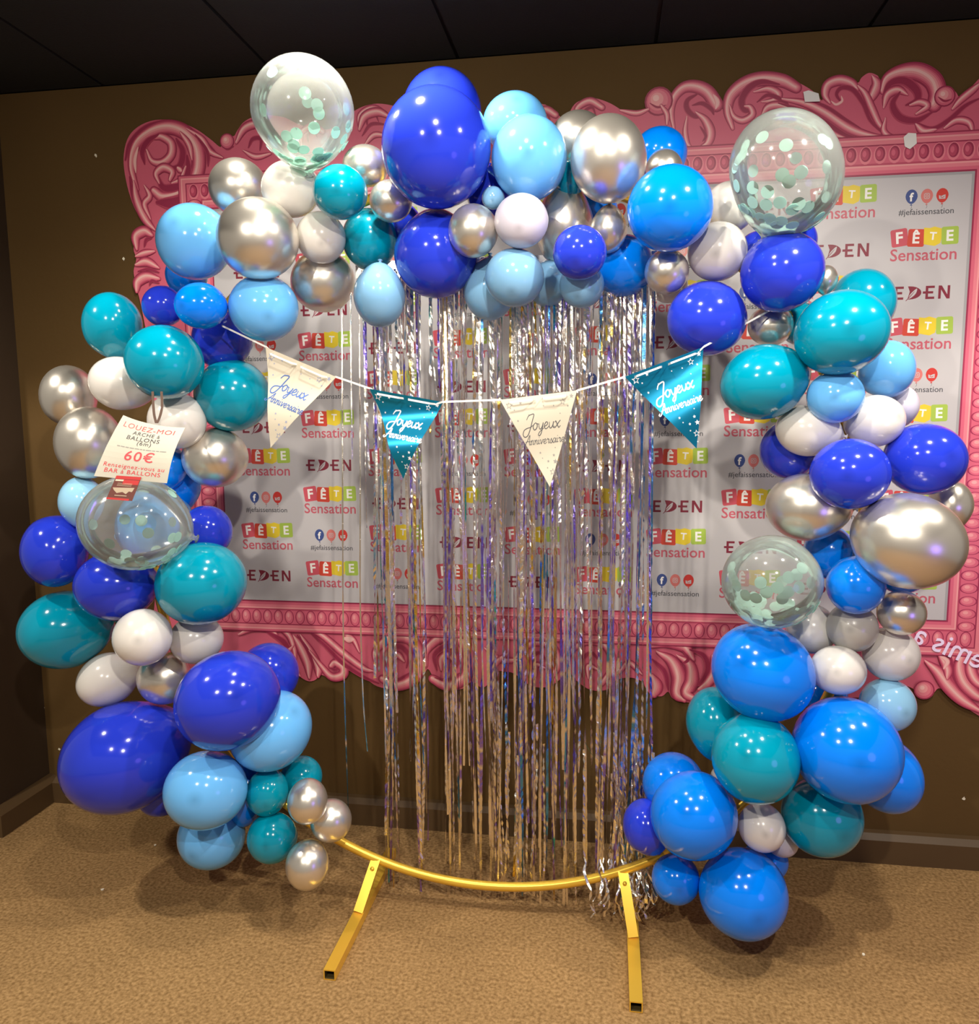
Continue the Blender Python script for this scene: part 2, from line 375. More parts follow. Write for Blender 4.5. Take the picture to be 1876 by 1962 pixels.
# dark backing under the ornaments
inset = []
N = len(outline)
cx = sum(p[0] for p in outline)/N; cz = sum(p[1] for p in outline)/N
lev = 10
for style, (w0, w1, w2), pts in [
('L',(0.007,0.0228,0.0281),[(0.192,2.41),(0.183,2.459),(0.19,2.501),(0.218,2.53),(0.255,2.532),(0.293,2.513),(0.322,2.472)]),
('D',(0.0053,0.0193,0.0035),[(0.262,2.509),(0.232,2.492),(0.232,2.465),(0.257,2.442),(0.288,2.443)]),
('D',(0.0035,0.0158,0.0035),[(0.247,2.476),(0.278,2.48),(0.306,2.461),(0.314,2.444)]),
('L',(0.0053,0.0211,0.0035),[(0.26,2.454),(0.289,2.428),(0.305,2.391),(0.297,2.358),(0.266,2.344)]),
('D',(0.0035,0.0105,0.0018),[(0.273,2.411),(0.291,2.382),(0.281,2.365)]),
('L',(0.0035,0.0123,0.0035),[(0.232,2.444),(0.227,2.401),(0.234,2.364),(0.25,2.345)]),
('H',(0.0018,0.0158,0.0018),[(0.311,2.505),(0.324,2.481),(0.319,2.46)]),
('O',(0.0386,0,0),[(0.143,2.495)]),
('D',(0.0018,0.007,0.0018),[(0.115,2.491),(0.14,2.477),(0.166,2.482)]),
('L',(0.0053,0.0123,0.0053),[(0.15,2.483),(0.169,2.454),(0.17,2.423)]),
('L',(0.0053,0.0123,0.0053),[(0.023,2.475),(0.074,2.463),(0.112,2.473)]),
('L',(0.0088,0.0281,0.0211),[(0.373,2.399),(0.357,2.448),(0.364,2.496),(0.403,2.529),(0.457,2.541),(0.518,2.531),(0.561,2.507)]),
('D',(0.0053,0.0246,0.0053),[(0.509,2.521),(0.457,2.532),(0.418,2.516),(0.398,2.482),(0.408,2.451),(0.436,2.452)]),
('L',(0.0035,0.0158,0.0053),[(0.362,2.469),(0.375,2.435),(0.403,2.421),(0.431,2.436),(0.424,2.459),(0.408,2.463)]),
('L',(0.0035,0.0175,0.0035),[(0.434,2.503),(0.476,2.51),(0.507,2.493),(0.496,2.476),(0.459,2.472)]),
('D',(0.0035,0.014,0.0035),[(0.444,2.473),(0.477,2.492),(0.52,2.474),(0.538,2.461)]),
('L',(0.0053,0.0175,0.0035),[(0.461,2.433),(0.478,2.456),(0.514,2.459),(0.551,2.442)]),
('L',(0.0053,0.0211,0.0035),[(0.52,2.477),(0.586,2.461),(0.647,2.43),(0.721,2.378),(0.781,2.354),(0.84,2.345)]),
('D',(0.0035,0.0158,0.0035),[(0.508,2.466),(0.581,2.44),(0.642,2.407),(0.709,2.361),(0.763,2.343)]),
('L',(0.0035,0.0123,0.0035),[(0.557,2.448),(0.63,2.402),(0.68,2.363),(0.728,2.343)]),
('D',(0.0035,0.0123,0.0018),[(0.586,2.476),(0.652,2.445),(0.707,2.406),(0.756,2.376)]),
('L',(0.0053,0.0211,0.0105),[(0.661,2.456),(0.646,2.481),(0.653,2.51),(0.685,2.521),(0.72,2.511),(0.739,2.492)]),
('D',(0.0053,0.0158,0.0035),[(0.693,2.457),(0.679,2.481),(0.694,2.499),(0.727,2.49),(0.759,2.447),(0.781,2.398),(0.822,2.355)]),
('H',(0.0018,0.0088,0.0018),[(0.664,2.462),(0.679,2.451),(0.696,2.46),(0.693,2.475)]),
('L',(0.0035,0.0228,0.0053),[(0.781,2.527),(0.794,2.503),(0.786,2.475),(0.77,2.443)]),
('L',(0.0053,0.0158,0.0035),[(0.741,2.501),(0.763,2.476),(0.786,2.428),(0.808,2.385),(0.833,2.36)]),
('L',(0.0105,0.0351,0.0281),[(0.812,2.479),(0.825,2.516),(0.865,2.532),(0.911,2.53),(0.952,2.504),(0.968,2.468),(0.962,2.431)]),
('D',(0.0053,0.0281,0.0053),[(0.813,2.461),(0.832,2.501),(0.872,2.507),(0.908,2.478),(0.912,2.449),(0.881,2.436)]),
('L',(0.0035,0.0193,0.0035),[(0.818,2.431),(0.827,2.469),(0.856,2.482),(0.885,2.465)]),
('D',(0.0053,0.0246,0.0053),[(0.862,2.475),(0.843,2.442),(0.866,2.402),(0.913,2.39),(0.957,2.411)]),
('L',(0.0053,0.0158,0.0053),[(0.893,2.435),(0.921,2.442),(0.942,2.429),(0.912,2.408)]),
('O',(0.0263,0,0),[(0.99,2.455)]),
('D',(0.0018,0.007,0.0018),[(0.971,2.454),(0.99,2.441),(1.01,2.445)]),
('L',(0.0053,0.0158,0.0053),[(1.014,2.416),(1.035,2.441),(1.068,2.468),(1.087,2.484)]),
('D',(0.0035,0.0158,0.0035),[(0.913,2.384),(0.96,2.364),(1.005,2.385),(1.048,2.423),(1.089,2.443)]),
('L',(0.0053,0.0175,0.0035),[(0.913,2.379),(0.937,2.357),(0.972,2.36)]),
('L',(0.0053,0.0158,0.0053),[(0.994,2.362),(1.027,2.383),(1.062,2.375),(1.075,2.346)]),
('L',(0.0035,0.014,0.0035),[(0.825,2.402),(0.821,2.366),(0.845,2.344),(0.892,2.339)]),
('L',(0.0053,0.0158,0.014),[(-0.115,2.442),(-0.115,2.488),(-0.075,2.509),(-0.035,2.487)]),
('D',(0.0035,0.0105,0.0018),[(-0.091,2.452),(-0.091,2.479),(-0.067,2.489),(-0.055,2.465)]),
('L',(0.0053,0.0158,0.014),[(-0.843,2.464),(-0.842,2.512),(-0.798,2.533),(-0.755,2.511)]),
('D',(0.0035,0.0105,0.0018),[(-0.817,2.474),(-0.816,2.502),(-0.79,2.513),(-0.777,2.488)]),
('L',(0.0053,0.0158,0.014),[(-0.733,2.439),(-0.732,2.475),(-0.699,2.491),(-0.667,2.474)]),
('D',(0.0035,0.0105,0.0018),[(-0.713,2.447),(-0.713,2.468),(-0.693,2.476),(-0.684,2.457)]),
('L',(0.0053,0.0158,0.014),[(-0.252,2.435),(-0.252,2.474),(-0.218,2.492),(-0.184,2.473)]),
('D',(0.0035,0.0105,0.0018),[(-0.232,2.444),(-0.232,2.467),(-0.211,2.475),(-0.201,2.455)]),
('L',(0.0053,0.0158,0.014),[(-1.05,2.428),(-1.049,2.469),(-1.011,2.487),(-0.974,2.468)]),
('D',(0.0035,0.0105,0.0018),[(-1.027,2.437),(-1.027,2.461),(-1.004,2.47),(-0.993,2.449)]),
('L',(0.007,0.0211,0.007),[(-0.845,2.467),(-0.826,2.508),(-0.78,2.52),(-0.739,2.501)]),
('D',(0.0035,0.0123,0.0035),[(-0.836,2.447),(-0.804,2.482),(-0.754,2.479)]),
('L',(0.0035,0.014,0.0035),[(-0.828,2.416),(-0.794,2.447),(-0.746,2.441)]),
('L',(0.007,0.0211,0.007),[(-1.287,2.45),(-1.256,2.495),(-1.208,2.506),(-1.181,2.473)]),
('D',(0.0035,0.0158,0.0035),[(-1.244,2.431),(-1.227,2.459),(-1.197,2.457),(-1.202,2.42)]),
('L',(0.0035,0.014,0.0053),[(-1.263,2.423),(-1.218,2.4),(-1.164,2.407)]),
('O',(0.0228,0,0),[(-1.321,2.457)]),
('D',(0.0018,0.0053,0.0018),[(-1.339,2.441),(-1.321,2.43),(-1.297,2.439)]),
('D',(0.007,0.0211,0.0088),[(-1.707,2.416),(-1.686,2.472),(-1.627,2.518),(-1.553,2.532),(-1.483,2.517),(-1.421,2.478),(-1.369,2.426)]),
('L',(0.0105,0.0351,0.0211),[(-1.668,2.313),(-1.685,2.393),(-1.663,2.464),(-1.607,2.504),(-1.538,2.517),(-1.476,2.495),(-1.435,2.444),(-1.431,2.38),(-1.458,2.324),(-1.512,2.291),(-1.569,2.283),(-1.604,2.306)]),
('L',(0.0053,0.0228,0.0105),[(-1.623,2.446),(-1.605,2.407),(-1.566,2.4),(-1.532,2.424),(-1.53,2.463),(-1.564,2.486),(-1.589,2.484)]),
('D',(0.0053,0.0246,0.007),[(-1.634,2.398),(-1.64,2.441),(-1.617,2.474),(-1.576,2.494)]),
('D',(0.007,0.0281,0.007),[(-1.509,2.476),(-1.487,2.432),(-1.502,2.384),(-1.547,2.379)]),
('D',(0.0053,0.0351,0.0088),[(-1.592,2.367),(-1.567,2.315),(-1.51,2.32),(-1.472,2.361),(-1.472,2.417)]),
('L',(0.0053,0.0211,0.0088),[(-1.582,2.33),(-1.592,2.363),(-1.563,2.383),(-1.531,2.367),(-1.541,2.339)]),
('L',(0.0123,0.0158,0.007),[(-1.507,2.377),(-1.493,2.365)]),
('H',(0.0053,0.007,0.0035),[(-1.51,2.38),(-1.497,2.373)]),
('L',(0.0053,0.0123,0.0053),[(-1.534,2.328),(-1.501,2.341),(-1.478,2.382)]),
('L',(0.0053,0.0158,0.0035),[(-1.492,2.496),(-1.462,2.452),(-1.453,2.402)]),
('L',(0.0035,0.0158,0.0053),[(-1.467,2.507),(-1.414,2.471),(-1.385,2.427),(-1.339,2.403)]),
('D',(0.0035,0.014,0.0035),[(-1.437,2.486),(-1.396,2.427),(-1.395,2.378)]),
('D',(0.0053,0.0211,0.0053),[(-1.694,2.358),(-1.683,2.285),(-1.654,2.225),(-1.612,2.176)]),
('L',(0.0053,0.0228,0.0053),[(-1.679,2.342),(-1.671,2.277),(-1.642,2.21),(-1.608,2.172)]),
('H',(0.0035,0.014,0.0035),[(-1.669,2.371),(-1.67,2.414),(-1.655,2.456)]),
('L',(0.0035,0.0175,0.0035),[(-1.639,2.326),(-1.621,2.289),(-1.643,2.261),(-1.622,2.209)]),
('D',(0.014,0.0526,0.0175),[(-1.594,2.266),(-1.513,2.262),(-1.439,2.302)]),
('L',(0.0053,0.014,0.007),[(-1.471,2.303),(-1.439,2.305),(-1.403,2.307)]),
('L',(0.014,0.0175,0.0105),[(-1.452,2.285),(-1.448,2.274)]),
('L',(0.014,0.0175,0.0105),[(-1.42,2.287),(-1.416,2.276)]),
('L',(0.0088,0.0263,0.0105),[(-1.682,2.109),(-1.683,2.153),(-1.649,2.17),(-1.621,2.155)]),
('D',(0.0035,0.014,0.0035),[(-1.653,2.116),(-1.643,2.141),(-1.622,2.144)]),
('L',(0.007,0.0228,0.0053),[(-1.69,2.054),(-1.648,2.064),(-1.6,2.04)]),
('L',(0.0053,0.0175,0.0053),[(-1.688,2.084),(-1.654,2.094),(-1.613,2.099)]),
('D',(0.0035,0.0105,0.0035),[(-1.683,2.032),(-1.641,2.038),(-1.601,2.025)]),
('L',(0.0088,0.0281,0.0088),[(-1.692,1.961),(-1.685,1.995),(-1.651,2.012),(-1.602,2.003)]),
('D',(0.0035,0.0123,0.0035),[(-1.641,1.982),(-1.631,1.997),(-1.603,1.988)]),
('L',(0.0053,0.0211,0.0053),[(-1.362,0.701),(-1.306,0.729),(-1.238,0.728),(-1.206,0.7)]),
('L',(0.0053,0.0175,0.007),[(-1.285,0.738),(-1.217,0.742),(-1.165,0.708),(-1.146,0.659),(-1.141,0.616)]),
('D',(0.0053,0.0281,0.007),[(-1.252,0.718),(-1.186,0.681),(-1.161,0.629),(-1.136,0.577)]),
('L',(0.0053,0.0281,0.007),[(-1.145,0.705),(-1.119,0.663),(-1.095,0.605),(-1.09,0.546)]),
('L',(0.0053,0.0246,0.0088),[(-1.118,0.709),(-1.08,0.645),(-1.055,0.587),(-1.056,0.554)]),
('D',(0.0035,0.014,0.0035),[(-1.131,0.709),(-1.093,0.651),(-1.068,0.586)]),
('L',(0.0053,0.0246,0.014),[(-1.086,0.651),(-1.041,0.594),(-1.003,0.556),(-0.963,0.564),(-0.958,0.591),(-0.988,0.609),(-1.005,0.596)]),
('D',(0.0035,0.0123,0.0035),[(-1.008,0.589),(-0.989,0.583),(-0.978,0.59)]),
('L',(0.0053,0.0211,0.0053),[(-1.116,0.742),(-1.037,0.712),(-0.96,0.65),(-0.882,0.594),(-0.843,0.583)]),
('L',(0.0035,0.014,0.0035),[(-0.971,0.728),(-0.919,0.703),(-0.894,0.652)]),
('H',(0.014,0.0281,0.0105),[(-0.948,0.702),(-0.916,0.7)]),
('D',(0.0035,0.0175,0.0053),[(-1.09,0.73),(-1.025,0.673),(-0.961,0.61),(-0.883,0.561),(-0.825,0.538)]),
('L',(0.0035,0.0175,0.0035),[(-1.146,0.669),(-1.174,0.635),(-1.149,0.589),(-1.124,0.551)]),
('L',(0.0088,0.0316,0.0211),[(-0.833,0.604),(-0.832,0.661),(-0.774,0.712),(-0.701,0.707),(-0.67,0.643),(-0.688,0.57),(-0.753,0.534),(-0.81,0.556)]),
('D',(0.0053,0.0246,0.0053),[(-0.793,0.59),(-0.799,0.646),(-0.75,0.681),(-0.71,0.65),(-0.719,0.601)]),
('L',(0.0053,0.0211,0.007),[(-0.776,0.59),(-0.775,0.631),(-0.751,0.648),(-0.727,0.625)]),
('D',(0.0035,0.014,0.0035),[(-0.801,0.561),(-0.753,0.555),(-0.704,0.585)]),
('L',(0.0088,0.0316,0.0211),[(-0.645,0.612),(-0.644,0.669),(-0.588,0.719),(-0.517,0.713),(-0.486,0.651),(-0.503,0.578),(-0.567,0.543),(-0.622,0.565)]),
('D',(0.0053,0.0246,0.0053),[(-0.606,0.598),(-0.613,0.654),(-0.565,0.688),(-0.526,0.657),(-0.534,0.609)]),
('L',(0.0053,0.0211,0.007),[(-0.59,0.598),(-0.589,0.639),(-0.565,0.656),(-0.542,0.633)]),
('D',(0.0035,0.014,0.0035),[(-0.614,0.569),(-0.566,0.563),(-0.518,0.593)]),
('L',(0.0053,0.0193,0.014),[(-0.31,0.601),(-0.31,0.667),(-0.253,0.712),(-0.19,0.7),(-0.169,0.636),(-0.204,0.577)]),
('D',(0.0035,0.0158,0.0035),[(-0.268,0.596),(-0.275,0.639),(-0.239,0.677),(-0.204,0.642)]),
('L',(0.0035,0.014,0.0035),[(-0.246,0.589),(-0.246,0.633),(-0.211,0.62)]),
('L',(0.0053,0.0193,0.014),[(-0.132,0.601),(-0.133,0.673),(-0.072,0.723),(-0.003,0.709),(0.02,0.639),(-0.017,0.574)]),
('D',(0.0035,0.0158,0.0035),[(-0.086,0.595),(-0.094,0.643),(-0.056,0.684),(-0.018,0.646)]),
('L',(0.0035,0.014,0.0035),[(-0.063,0.588),(-0.064,0.636),(-0.025,0.622)]),
('L',(0.0053,0.0175,0.0053),[(-0.43,0.686),(-0.374,0.646),(-0.299,0.649)]),
('L',(0.0053,0.0158,0.0053),[(0.04,0.611),(0.076,0.653),(0.121,0.614)]),
('L',(0.0053,0.0175,0.0053),[(-0.412,0.572),(-0.393,0.63),(-0.345,0.671)]),
('L',(0.007,0.0281,0.0088),[(0.148,0.713),(0.202,0.731),(0.262,0.717),(0.293,0.674)]),
('D',(0.0053,0.0228,0.0053),[(0.28,0.708),(0.328,0.688),(0.342,0.639),(0.318,0.593),(0.277,0.582)]),
('L',(0.007,0.0351,0.0105),[(0.172,0.695),(0.221,0.665),(0.246,0.609),(0.242,0.551),(0.266,0.527)]),
('L',(0.0053,0.0316,0.0105),[(0.239,0.685),(0.281,0.655),(0.288,0.598),(0.272,0.553),(0.308,0.532)]),
('D',(0.0053,0.0175,0.0053),[(0.155,0.669),(0.198,0.626),(0.211,0.563)]),
('D',(0.0035,0.0123,0.0035),[(0.256,0.704),(0.275,0.674),(0.251,0.654)]),
('L',(0.007,0.0246,0.0088),[(0.313,0.568),(0.342,0.594),(0.362,0.633),(0.357,0.69)]),
('L',(0.0105,0.0316,0.014),[(0.156,0.611),(0.169,0.574),(0.163,0.541)]),
('L',(0.0053,0.0246,0.0053),[(1.047,0.741),(1.079,0.748),(1.113,0.726),(1.104,0.689)]),
('L',(0.007,0.0316,0.0088),[(1.033,0.698),(1.073,0.664),(1.109,0.617),(1.155,0.571),(1.209,0.537)]),
('D',(0.0053,0.0246,0.007),[(1.102,0.737),(1.117,0.666),(1.153,0.607),(1.207,0.573)]),
('L',(0.0053,0.0211,0.0053),[(1.069,0.73),(1.1,0.677),(1.102,0.641)]),
('L',(0.0088,0.0316,0.0105),[(1.155,0.739),(1.137,0.691),(1.151,0.637),(1.186,0.596),(1.219,0.574)]),
('L',(0.007,0.0246,0.007),[(1.182,0.734),(1.169,0.686),(1.188,0.639),(1.228,0.61)]),
('H',(0.0035,0.0158,0.0053),[(1.076,0.718),(1.098,0.701),(1.089,0.676)]),
('O',(0.0281,0,0),[(1.033,0.601)]),
]:
    if style == 'O':
        v_, f__ = disc(20); x_, z_ = pts[0]
        for k, (q, mi) in enumerate(((1.15, 1), (1, 0), (.80, 2), (.52, 3), (.25, 4))): art.put(v_, f__, mi, lev + k, (x_ - (1 - q)*w0*.3*(q < 1), z_ + (1 - q)*w0*.35*(q < 1)), w0*q)
        lev += 7; continue
    path = spline(pts, 6)
    if style == 'D': layers = [(1.0, 5), (.72, 1)]
    elif style == 'L': layers = [(1.55, 1), (1.28, 5), (1.0, 0), (.78, 2), (.50, 3), (.22, 4)]
    elif style == 'M': layers = [(1.2, 1), (1.0, 0), (.75, 2), (.45, 3)]
    else: layers = [(1.0, 3), (.6, 4)]
    for k, (s, mi) in enumerate(layers):
        off = (1 - s) * w1 * .16 if style in 'LM' and s < 1 else 0
        pp = [(x - off, z + off) for x, z in path]
        vs, fs = ribbon2d(pp, w0*s, w1*s, w2*s)
        art.put(vs, fs, mi, lev + k)
    lev += 7
# moulding around the panel: rail, bead row, rail
def band(d0, d1, mi, l):
    rect(art, BX0 - d1, BZ1 + d0, BX1 + d1, BZ1 + d1, mi, l); rect(art, BX0 - d1, BZ0 - d1, BX1 + d1, BZ0 - d0, mi, l)
    rect(art, BX0 - d1, BZ0 - d0, BX0 - d0, BZ1 + d0, mi, l); rect(art, BX1 + d0, BZ0 - d0, BX1 + d1, BZ1 + d0, mi, l)
lev += 10
for d0, d1, mi in ((0, .006, 1), (.006, .016, 0), (.016, .026, 2), (.026, .031, 3), (.031, .037, 5), (.037, .088, 0), (.088, .092, 1), (.092, .104, 2), (.104, .109, 3), (.109, .116, 0), (.116, .120, 1)):
    band(d0, d1, mi, lev); lev += 1
dv, df = disc(18)
def egg(x, z, rx, rz, top):
    global lev
    if top:
        art.put(dv, df, 2, lev, (x, z), rx*1.25, rz*1.15); art.put(dv, df, 1, lev+2, (x, z + rz*.12), rx*.98, rz*.92)
        art.put(dv, df, 5, lev+3, (x - rx*.12, z + rz*.10), rx*.75, rz*.72); art.put(dv, df, 0, lev+4, (x - rx*.25, z + rz*.2), rx*.38, rz*.4)
    else:
        art.put(dv, df, 1, lev, (x, z), rx*1.2, rz*1.12); art.put(dv, df, 0, lev+2, (x, z), rx, rz)
        art.put(dv, df, 2, lev+3, (x - rx*.12, z + rz*.12), rx*.72, rz*.72); art.put(dv, df, 3, lev+4, (x - rx*.22, z + rz*.3), rx*.34, rz*.36)
nx = 62; dx = (BX1 - BX0 + .125) / nx
for i in range(nx + 1):
    egg(BX0 - .0625 + dx*i, BZ1 + .062, .0150, .0235, True)
    egg(BX0 - .0625 + dx*i, BZ0 - .062, .0150, .0235, False)
nz = 36; dz = (BZ1 - BZ0 + .125) / nz
for i in range(1, nz):
    egg(BX0 - .062, BZ0 - .0625 + dz*i, .0235, .0150, False)
    egg(BX1 + .062, BZ0 - .0625 + dz*i, .0235, .0150, False)
art.to(me2, on_board)
me2.build('frame_board', pinks, frame).location = (0, -YW, 0)

# the logo panel
ink = [M['white'], mat('ink_pink_red', (.56, .085, .115), .4), mat('ink_orange_red', (.58, .060, .035), .4),
       mat('ink_yellow', (.74, .56, .035), .4), mat('ink_green', (.36, .50, .075), .4), mat('ink_raspberry', (.50, .10, .135), .4),
       mat('ink_dark_red', (.21, .020, .040), .4), mat('ink_navy', (.045, .075, .24), .4), mat('ink_coral', (.60, .17, .155), .4),
       mat('ink_red', (.55, .040, .030), .4), mat('ink_charcoal', (.065, .065, .075), .4), mat('ink_grey_edge', (.36, .35, .36), .4), mat('ink_white', (.84, .82, .78), .4)]
GX, GDX, GZ, GDZ = (-1.2298,0.2426,0.9305,0.1352)
def rounded(w, h, r, n=4):
    vs = []
    for cx, cy, a0 in ((w/2-r, h/2-r, 0), (-w/2+r, h/2-r, 1), (-w/2+r, -h/2+r, 2), (w/2-r, -h/2+r, 3)):
        for k in range(n+1):
            a = (a0 + k/n) * math.pi/2; vs.append((cx + r*math.cos(a), cy + r*math.sin(a)))
    return vs, [tuple(range(len(vs)))]
def logo_fete():
    p = Print(); t = .049
    rv, rf = rounded(t, t*1.08, .006)
    tilt = (.14, -.05, -.12, .03)
    for i, ch in enumerate('FÊTE'):
        x = (i - 1.5) * .0485; z = .031 + (.001, -.001, .003, .003)[i]
        if i == 2:
            p.put([(-.027, .026), (-.010, .024), (.003, .028), (.029, .020), (.022, -.022), (.006, -.030), (-.026, -.024)], [tuple(range(7))], 3, 2.5, (x, z))
        else:
            p.put(rv, rf, (1, 2, 3, 4)[i], (1, 1.7, 0, 3.2)[i], (x, z), 1, 1, tilt[i])
        _, _, r = text2d(ch, .028)
        p.text(ch, (x, z + (.004 if i == 1 else 0)), .020, 12, 5, .028, tilt[i]*.6)
    p.text('Sensation', (-.001, -.020), .192, 5, 1, .012)
    return p
def logo_eden():
    p = Print(); h = .040; w = .026
    def bar(x0, z0, x1, z1): p.put([(x0, z0), (x1, z0), (x1, z1), (x0, z1)], [(0, 1, 2, 3)], 6, 1 + .5*(len(p.items) % 5))
    for x in (-.078, .012):
        bar(x, -h/2, x + .0075, h/2); bar(x, h/2 - .007, x + w, h/2); bar(x, -h/2, x + w, -h/2 + .007); bar(x - .008, -.0035, x + w*.85, .0035)
    x = -.034
    arc = [(x + .034*math.cos(a), h/2*math.sin(a)) for a in [(-90 + 15*k)*math.pi/180 for k in range(13)]]
    p.put([(x - .006, -h/2)] + arc + [(x - .006, h/2), (x, h*.1)], [tuple(range(16))], 6, 1)
    leaf = spline([(x - .004, -.019), (x + .002, -.004), (x + .020, .013), (x + .018, -.002), (x + .006, -.014), (x - .004, -.019)], 5)
    p.put(leaf[:-1], [tuple(range(len(leaf)-1))], 0, 4)
    v, f_ = ribbon2d(spline([(x - .010, -.024), (x + .004, -.008), (x + .014, .004)], 5), .002, .002, .001); p.put(v, f_, 6, 5)
    x = .049
    bar(x, -h/2, x + .0075, h/2); bar(x + .026, -h/2, x + .0335, h/2)
    p.put([(x, h/2), (x + .009, h/2), (x + .0335, -h/2), (x + .0245, -h/2)], [(0, 1, 2, 3)], 6, 4)
    return p
def logo_balls():
    p = Print(); dv, df = disc(20)
    for i, mi in enumerate((7, 8, 9)):
        x = (i - 1) * .044; z = .018
        body = [(x + .0175*a*(1 - .14*max(0, -b)), z + .0215*b) for a, b in dv]
        p.put(body, df, mi, 1); p.put([(x, z - .021), (x + .004, z - .026), (x - .004, z - .026)], [(0, 1, 2)], mi, 1)
        v, f_ = ribbon2d(spline([(x, z - .026), (x + .0015, z - .031), (x - .001, z - .036)], 3), .001, .001, .001); p.put(v, f_, 10, 1)
        if i == 0: p.text('f', (x, z - .001), .012, 12, 4, .03, 0, 1.0)
        elif i == 1:
            rv, rf = rounded(.017, .017, .005); p.put(rv, rf, 0, 3, (x, z)); rv, rf = rounded(.0135, .0135, .0035); p.put(rv, rf, 8, 4, (x, z))
            p.put(dv, df, 0, 5, (x, z), .0045); p.put(dv, df, 8, 6, (x, z), .0028)
        else:
            p.put([(x - .010, z + .001), (x - .003, z - .002), (x + .003, z + .001), (x + .009, z + .0025), (x + .009, z - .010), (x - .009, z - .010)], [tuple(range(6))], 0, 3)
            v, f_ = ribbon2d([(x - .005, z - .004), (x, z - .007), (x + .005, z - .004)], .002, .002, .002); p.put(v, f_, 9, 5)
    p.text('#jefaissensation', (0, -.030), .158, 10, 1, .006)
    return p
cycle = [logo_eden(), logo_fete(), logo_balls(), logo_fete()]
panel = Print()
rect(panel, BX0, BZ0, BX1, BZ1, 0, 0)
# printed soft grey line just inside the frame
for w, mi in ((.008, 11),):
    rect(panel, BX0, BZ1 - w, BX1, BZ1, mi, 1); rect(panel, BX1 - w, BZ0, BX1, BZ1 - w, mi, 1)
for c in range(10):
    for r in range(10):
        panel.merge(cycle[(r + c) % 4], (GX + GDX*c, GZ + GDZ*r))
pm = MB(); panel.to(pm, lambda x, z, l: (x, YB - .0075 - l*4e-5, z))
for (x0, z0), (x1, z1) in (((BX0, BZ0), (BX1, BZ0)), ((BX1, BZ0), (BX1, BZ1)), ((BX1, BZ1), (BX0, BZ1)), ((BX0, BZ1), (BX0, BZ0))):
    pm.add([(x0, YB - .0075, z0), (x1, YB - .0075, z1), (x1, YB, z1), (x0, YB, z0)], [(0, 1, 2, 3)], 11)
pm.build('logo_panel', ink, frame).location = (0, -YW, 0)
# reflection of a lit sign, painted as flat violet lettering, lower right corner
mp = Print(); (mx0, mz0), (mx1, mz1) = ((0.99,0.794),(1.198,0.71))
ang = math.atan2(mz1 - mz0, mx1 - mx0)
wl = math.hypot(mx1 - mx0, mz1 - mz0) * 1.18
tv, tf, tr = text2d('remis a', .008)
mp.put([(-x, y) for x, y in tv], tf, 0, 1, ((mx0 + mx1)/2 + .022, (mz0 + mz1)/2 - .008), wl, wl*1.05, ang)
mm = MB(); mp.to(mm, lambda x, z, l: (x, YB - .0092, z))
mir = mm.build('sign_reflection_lettering', [mat('violet_reflection_paint', (.90, .76, 1.0), .4)], frame)
mir.location = (0, -YW, 0); mir['label'] = 'painted reflection of a lit sign, pale violet mirror-written lettering'

for k, pts in enumerate([[(0.5791,2.491),(0.5944,2.4946),(0.6241,2.4834),(0.6297,2.4601),(0.5849,2.4614)],[(0.8767,2.3411),(0.8896,2.3526),(0.9122,2.3498),(0.9152,2.3206),(0.8966,2.3049),(0.8812,2.3134)]]):
    b = MB(); n = len(pts); yb = YB - .0092
    b.add([(x, yb, z) for x, z in pts] + [(x, yb - .0006, z) for x, z in pts],
          [tuple(range(n)), tuple(range(n, 2*n))[::-1]] + [(i, (i+1) % n, n + (i+1) % n, n + i) for i in range(n)])
    tag(b.build('tape_piece', [M['tape']]), ('upper piece of white tape stuck on the pink frame scroll at the top', 'lower piece of white tape stuck on the pink bead row at upper right')[k],
        'tape', 'white tape pieces on the pink frame')

